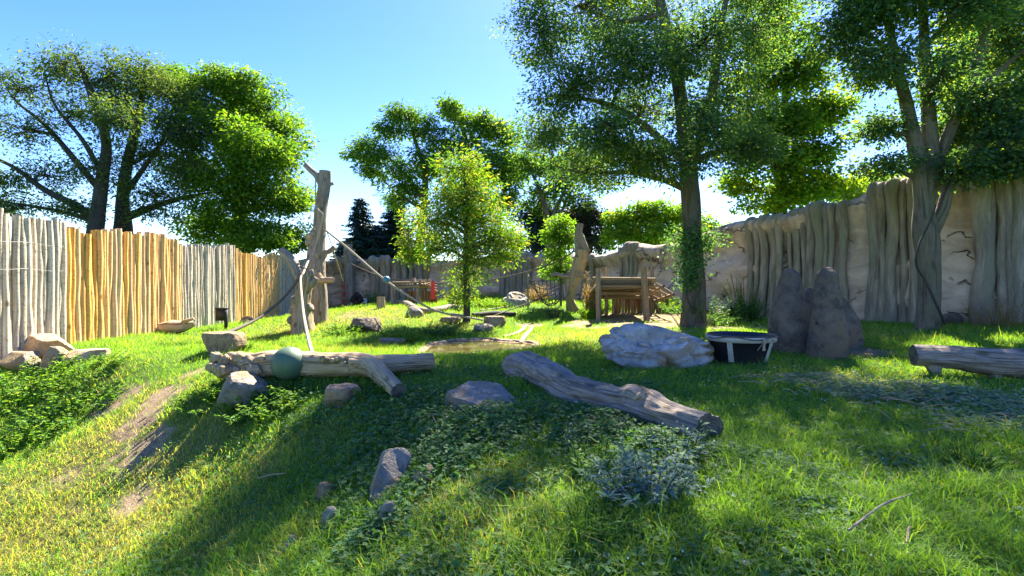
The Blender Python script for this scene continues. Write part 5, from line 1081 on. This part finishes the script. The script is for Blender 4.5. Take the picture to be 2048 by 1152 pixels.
def grass(name, n, d0, d1, segs, label):
    x, y = scatter(n, d0, d1); k = inside(x, y); x, y = x[k], y[k]
    dirt, dry = masks(x, y); n1 = n2(x, y, 2.2, 41); n2_ = n2(x, y, .7, 42)
    k = RS.uniform(0, 1, len(x)) > np.clip(dirt*1.7-.25, 0, .96); x, y, dry, n1, n2_ = x[k], y[k], dry[k], n1[k], n2_[k]
    N = len(x); lod = np.maximum(1, y/5.5)
    h = (.055+.05*np.clip(n1+.3, 0, 1)+.03*np.clip(n2_, 0, 1))*RS.uniform(.55, 1.5, N)*(1+.10*(lod-1)); h *= np.where(RS.uniform(0, 1, N) < .04, 1.8, 1)*(1+.45*(1-smooth(3.5, 6.5, y)))
    wd = RS.uniform(.0045, .009, N)*lod**.9; lean = RS.uniform(.2, 1.15, N)
    tone = np.clip(.45+.35*n1+RS.normal(0, .22, N), 0, 1); alt = np.where(RS.uniform(0, 1, N) < .04+dry*.75, RS.uniform(.35, 1, N), RS.uniform(0, .15, N))
    mb = MB(); blades(mb, x, y, h, wd, lean, tone, alt, segs); o = mb.build(name, M['grass'], smooth_=False); o['kind'] = 'stuff'; o['label'] = label; o['category'] = 'grass'; return o
grass('grass', 265000, 1.9, 8.5, 2, 'short green grass with dry tufts over the near bank')
grass('grass', 300000, 8.5, 31, 1, 'sunlit lawn grass on the middle and back ground')
# clover and ivy-like leaves in the near grass
IVY = [(800, 860, .9, 1), (940, 870, .9, 1), (730, 960, .45, 1), (1050, 850, .7, .9), (1180, 860, .7, 1), (1330, 900, .45, 1), (1440, 930, .4, 1), (900, 940, .6, .9), (760, 1080, .3, .9), (560, 790, .6, .8), (1300, 960, .4, .9), (1520, 940, .35, .8), (620, 850, .5, .6), (980, 1000, .5, .6), (1620, 960, .4, .6), (700, 830, .7, .7), (690, 1040, .4, .6), (860, 800, .5, .8), (500, 830, .4, .7), (460, 720, .4, .5), (1300, 780, .6, .4), (1850, 950, .5, .5), (1700, 1050, .4, .5)]
def cover():
    x, y = scatter(330000, 2.0, 9.5); k = inside(x, y); x, y = x[k], y[k]
    f = blobs(x, y, IVY)*(1+.9*n2(x, y, 2.4, 51)); f = np.maximum(f*(1-.45*smooth(1.2, 2.6, x)), (.16+.35*np.clip(n2(x, y, 1.5, 52), 0, 1))*(1-.6*smooth(.6, 2.0, x))); dirt, dry = masks(x, y); f = f*(1-.8*dry)*(1-dirt)
    sx = smooth(-6.5, -3.5, x); f = f*(.25+.75*sx); k = RS.uniform(0, 1, len(x)) < np.clip(f*.8, 0, 1); x, y = x[k], y[k]; f = f[k]; N = len(x)
    z = H(x, y)+RS.uniform(.02, .13, N)*(.5+.9*np.clip(f, 0, 1)); a = RS.uniform(0, 6.283, N)
    d = np.stack([np.cos(a), np.sin(a), RS.uniform(-.35, .25, N)], -1); nn = np.array([0, 0, 1.0])+RS.normal(size=(N, 3))*.45
    s = RS.uniform(.026, .066, N)*np.maximum(1, y/6)**.7; tone = np.clip(.4+.4*n2(x, y, 3, 53)+RS.normal(0, .22, N), 0, 1)
    alt = (RS.uniform(0, 1, N) < .08)*RS.uniform(.3, 1, N); mb = MB(); leaf_quads(mb, np.stack([x, y, z], -1), d, nn, s, .85, np.stack([tone, alt, tone*0, tone*0+1], -1), .06)
    o = mb.build('ground_ivy', M['leaf_ivy'], smooth_=False); o['kind'] = 'stuff'; o['label'] = 'dark green low ground ivy and clover leaves in the shade'; o['category'] = 'ground cover'
cover()
def clover_flowers():
    x, y = scatter(190, 2.6, 9); k = inside(x, y) & (x > -1.5); x, y = x[k], y[k]; mb = MB(); v, f = ico(1)
    for a, b in zip(x, y): mb.add(v*.006*max(1, b/5)+np.array([a, b, G(a, b)+.09]), f)
    o = mb.build('clover_blossom', M['white'], smooth_=True); o['kind'] = 'stuff'; o['label'] = 'tiny white clover blossoms sprinkled in the grass'; o['category'] = 'blossom'
clover_flowers()
def plant(name, label, px, py, hgt, spread, nst, leaf, size, ratio, seed, per=16, alt=.1, d=None, cat='plant', group=None, bowl=.5, stem='leaf_weed', droop=.2, up=.5, lowest=.12):
    rs = np.random.RandomState(seed); b = hit(px, py) if d is None else on(px, d); t = thing(name, label, cat, b, group); st = MB(); fo = MB(); C, Dv, Sz = [], [], []
    for i in range(nst):
        a = rs.uniform(0, 6.283); r = spread*math.sqrt(rs.uniform(0, 1)); p0 = b+[math.cos(a)*r*.55, math.sin(a)*r*.55, 0]; p0[2] = G(p0[0], p0[1])-.03
        h = hgt*rs.uniform(.55, 1.1)*(1-.35*r/spread); tip = p0+[math.cos(a)*r*bowl+rs.normal()*.05*hgt, math.sin(a)*r*bowl+rs.normal()*.05*hgt, h]; mid = (p0+tip)/2+[rs.normal()*.04*hgt, rs.normal()*.04*hgt, .06*hgt]
        path = catmull([p0, mid, tip], 12); tube(st, path, [.004+.004*hgt, .002+.002*hgt], 5, 8, (), (False, False))
        f = rs.uniform(lowest, 1, per); pp = np.stack([np.interp(f, np.linspace(0, 1, 12), path[:, k]) for k in range(3)], -1); aa = rs.uniform(0, 6.283, per)
        C.append(pp); Dv.append(np.stack([np.cos(aa), np.sin(aa), rs.uniform(-droop, up, per)], -1)); Sz.append(size*rs.uniform(.6, 1.25, per)*(1.15-.5*f))
    C = np.vstack(C); Dv = np.vstack(Dv); Sz = np.concatenate(Sz); N = len(C); tn = rs.uniform(0, 1, N); al = (rs.uniform(0, 1, N) < alt)*rs.uniform(.3, 1, N)
    st.build('stem', M[stem], t); leaf_quads(fo, C, Dv, np.array([0, 0, 1.0])+rs.normal(size=(N, 3))*.35, Sz, ratio, np.stack([tn, al, tn*0, tn*0+1], -1), .08, curl=.12); fo.build('foliage', M[leaf], t, smooth_=False); return t
plant('nettle_bush', 'yellow green nettle thicket below the sandstone boulders at the left edge', 40, 800, .8, 1.1, 80, 'leaf_weed', .11, .5, 1, 20, .25, cat='bush', group='nettles on the left bank')
plant('nettle_bush', 'leafy nettle clump on the bank right of the left edge thicket', 150, 838, .6, .85, 55, 'leaf_weed', .10, .5, 2, 20, .2, cat='bush', group='nettles on the left bank')
plant('nettle_bush', 'low nettle clump under the low pinkish flat rock', 175, 752, .35, .8, 50, 'leaf_weed', .08, .5, 3, 22, .2, cat='bush', group='nettles on the left bank')
plant('nettle_bush', 'lower nettle clump at the left edge above the dry grass', 30, 905, .5, .9, 70, 'leaf_weed', .09, .45, 4, 24, .3, cat='bush', group='nettles on the left bank')
plant('nettle_bush', 'sunlit nettles growing below the ball', 556, 815, .36, .55, 46, 'leaf_weed', .075, .5, 5, 22, .2, cat='bush', group='nettles around the burl log')
plant('nettle_bush', 'small nettles climbing over the pale grey boulder below the burl', 500, 822, .30, .5, 40, 'leaf_weed', .07, .5, 6, 20, .15, cat='bush', group='nettles around the burl log')
plant('nettle_bush', 'nettles left of the burl end on the bank', 420, 800, .32, .6, 44, 'leaf_weed', .07, .5, 7, 20, .2, cat='bush', group='nettles around the burl log')
plant('nettle_bush', 'leafy sprig in the fork of the burl log', 745, 790, .34, .4, 36, 'leaf_weed', .065, .5, 8, 20, .1, cat='bush', group='nettles around the burl log')
plant('nettle_bush', 'weeds growing beside the brown boulder at the bank top', 475, 702, .28, .45, 36, 'leaf_weed', .08, .5, 9, 20, .2, cat='bush', group='nettles around the burl log')
plant('thistle', 'blue grey spiny thistle with narrow leaves in the right centre foreground', 1295, 1010, .44, .36, 34, 'leaf_blue', .13, .20, 11, 24, .12, stem='leaf_blue', bowl=.75, up=.8)
plant('thistle', 'tall pale green thistle left of the blue grey one', 1185, 960, .42, .30, 20, 'leaf_weed', .085, .24, 12, 22, .1, bowl=.3, up=.8)
plant('thistle', 'smaller thistle with round buds behind the pale green one', 1150, 905, .40, .22, 12, 'leaf_blue', .075, .22, 13, 16, .5, bowl=.3, up=.8)
plant('thistle', 'weedy thistle tuft beside the blue grey thistle under the log', 1360, 930, .42, .35, 22, 'leaf_blue', .09, .25, 14, 18, .3, bowl=.5, up=.8)
plant('weed_clump', 'fine grassy weed clump at the bottom right of centre', 1180, 1080, .30, .28, 40, 'leaf_weed', .10, .12, 15, 10, .2, bowl=.6, up=1.2)
plant('dock_plant', 'broad leaved dock plant alone in the right foreground grass', 1895, 955, .14, .12, 7, 'leaf_weed', .17, .42, 16, 4, .1, bowl=1.1, up=.5)
plant('grass_tuft', 'tall light grass tuft beside the dock plant', 1940, 945, .26, .16, 60, 'leaf_weed', .16, .06, 17, 5, .35, bowl=.8, up=1.6)
plant('wall_bush', 'dark leafy bush at the foot of the right wall behind the tub', 1490, 634, 1.0, .75, 80, 'leaf_ivy', .13, .4, 18, 26, .25, d=17.6, cat='bush')
plant('reed_clump', 'tall thin reedy plants rising above the dark bush at the wall', 1486, 632, 1.9, .7, 34, 'leaf_weed', .16, .10, 19, 12, .5, d=18.0, up=1.2, lowest=.4)
plant('dry_grass_clump', 'tall straw coloured dry grass clump left of the shelter', 1181, 625, 1.5, .35, 80, 'leaf_dry', .34, .05, 20, 8, .1, d=20.4, stem='leaf_dry', up=1.8)
plant('dry_grass_clump', 'dry brown grass behind the hammock net', 1078, 604, 1.1, .7, 80, 'leaf_dry', .3, .05, 21, 7, .1, d=25, stem='leaf_dry', up=1.8)
plant('shelter_bush', 'bright green bush at the left front post of the shelter', 1184, 632, .55, .6, 70, 'leaf_lime', .11, .4, 22, 20, .3, d=19.6, cat='bush')
plant('shelter_bush', 'green herbs growing behind the left post of the shelter', 1206, 616, .8, .8, 70, 'leaf_lime', .12, .4, 23, 20, .3, d=22.3, cat='bush')
plant('shelter_bush', 'pale weeds on the rise right of the shelter', 1362, 628, .8, 1.0, 80, 'leaf_lime', .12, .35, 24, 18, .4, d=20.5, cat='bush')
plant('trunk_bush', 'dark green herbs at the foot of the big broadleaf tree', 1430, 640, .55, .9, 80, 'leaf_ivy', .11, .45, 25, 20, .3, d=16.4, cat='bush')
plant('feeder_shoot', 'bright green shoot growing between the horns of the feeder rock', 1606, 700, 1.5, .16, 9, 'leaf_lime', .12, .4, 26, 18, .3, d=11.2, lowest=.6)
plant('trunk_tuft', 'twiggy leaf tuft low on the trunk of the big broadleaf tree', 1386, 640, 1.2, .75, 26, 'leaf_ivy', .11, .5, 27, 26, .1, d=15.35, bowl=1.0, lowest=.55, stem='bark_oak')
plant('mound_weed', 'leafy weeds trailing down the side of the grassy mound', 806, 682, .4, .7, 70, 'leaf_weed', .10, .45, 28, 18, .35, cat='bush')
plant('mound_weed', 'dark weeds around the slab rock on the mound', 690, 668, .35, .7, 60, 'leaf_weed', .10, .45, 29, 18, .1, cat='bush')
plant('mound_weed', 'weeds in the shaded hollow behind the pond', 870, 672, .4, .8, 80, 'leaf_ivy', .10, .45, 30, 18, .15, cat='bush')
plant('slope_bush', 'low green bushes before the back wall left of the small platform', 735, 612, .9, 1.2, 70, 'leaf_ivy', .16, .45, 31, 18, .15, d=29, cat='bush')
plant('slope_bush', 'yellow green bushy growth on the slope right of the chestnut', 985, 612, .45, 1.0, 80, 'leaf_lime', .12, .45, 32, 18, .4, d=22.5, cat='bush')
plant('wall_weed', 'tall dry weeds at the foot of the right wall', 2010, 640, .9, .8, 60, 'leaf_dry', .22, .06, 33, 7, .5, d=12.2, stem='leaf_dry', up=1.6)
plant('dry_shrub', 'small leafless dark shrub under the hammock net', 1106, 634, .75, .4, 40, 'leaf_dark', .06, .3, 34, 8, .1, d=20.2, stem='bark_dark')
def vine():
    b = hit(1387, 657); D = b[1]-.42; t = thing('climbing_vine', 'dark woody vine winding round the trunk of the big tree', 'vine', b)
    m = MB(); tube(m, [P(1406, 645, D), P(1400, 625, D), P(1380, 608, D), P(1374, 580, D), P(1388, 540, D), P(1394, 500, D), P(1378, 470, D+.05)], [.03, .028, .025, .022, .02], 7, 40, [(.15, 1, 5)]); m.build('stem', M['bark_dark'], t)
    fo = MB(); rs = np.random.RandomState(4); N = 1100; c = np.array([P(1386, 490, D-.1)]); th = rs.uniform(0, 1, N); p = np.stack([np.interp(th, [0, .6, 1], [P(1392, 470, D)[k], P(1380, 520, D)[k], P(1375, 575, D)[k]]) for k in range(3)], -1)+rs.normal(size=(N, 3))*np.array([.42, .28, .16])*(1-.55*th)[:, None]
    tn = rs.uniform(0, 1, N); leaf_quads(fo, p, rs.normal(size=(N, 3))-[0, 0, .4], np.array([0, -.4, .8])+rs.normal(size=(N, 3))*.4, rs.uniform(.08, .14, N), .6, np.stack([tn, (tn > .93)*.6, tn*0, tn*0+1], -1)); fo.build('foliage', M['leaf_ivy'], t, smooth_=False)
    b = hit(1856, 658); D = b[1]-.47; t = thing('climbing_vine', 'bare dark vine crossing the split trunk before the right wall', 'vine', b)
    m = MB(); tube(m, [P(1890, 648, D+.15), P(1878, 620, D), P(1850, 560, D), P(1833, 530, D), P(1838, 490, D), P(1862, 440, D), P(1872, 410, D+.05)], [.03, .03, .026, .022, .018], 7, 40, [(.15, 1, 5)]); m.build('stem', M['bark_dark'], t)
vine()
def litter():
    rs = np.random.RandomState(9); N = 8000; x0 = []; pts = [(1640, 770), (1720, 785), (1800, 790), (1880, 800), (1960, 805), (2040, 830), (1980, 850), (2040, 870), (1760, 800)]
    C = np.array([hit(*p) for p in pts]); k = rs.randint(len(pts), size=N); x = C[k, 0]+rs.normal(size=N)*.34; y = C[k, 1]+rs.normal(size=N)*.18; z = H(x, y)+rs.uniform(.02, .12, N)
    mb = MB(); tn = rs.uniform(0, 1, N); a = rs.uniform(0, 6.283, N); leaf_quads(mb, np.stack([x, y, z], -1), np.stack([np.cos(a), np.sin(a), rs.uniform(-.3, .5, N)], -1), np.array([0, 0, 1.0])+rs.normal(size=(N, 3))*.6, rs.uniform(.04, .11, N), .32, np.stack([tn, (rs.uniform(0, 1, N) < .4)*rs.uniform(.3, 1, N), tn*0, tn*0+1], -1), .12)
    o = mb.build('wilted_leaves', M['leaf_wilt'], smooth_=False); o['kind'] = 'stuff'; o['label'] = 'greyish wilted leaves from cut branches strewn before the right log'; o['category'] = 'leaf litter'
    mb = MB()
    for i in range(90):
        j = rs.randint(len(pts)); p = C[j]+[rs.normal()*.4, rs.normal()*.28, 0]; a = rs.uniform(-.5, .5)+(math.pi if rs.rand() < .5 else 0); l = rs.uniform(.15, .55); q = p+[math.cos(a)*l, math.sin(a)*l, 0]; p[2] = G(p[0], p[1])+.05; q[2] = G(q[0], q[1])+rs.uniform(.04, .16); tube(mb, [p, (p+q)/2+[0, 0, .03], q], [.007, .004], 4, 5, (), (False, False))
    o = mb.build('brushwood', M['dead_tan']); o['kind'] = 'stuff'; o['label'] = 'thin dry twigs of cut branches strewn before the right log'; o['category'] = 'brushwood'
litter()
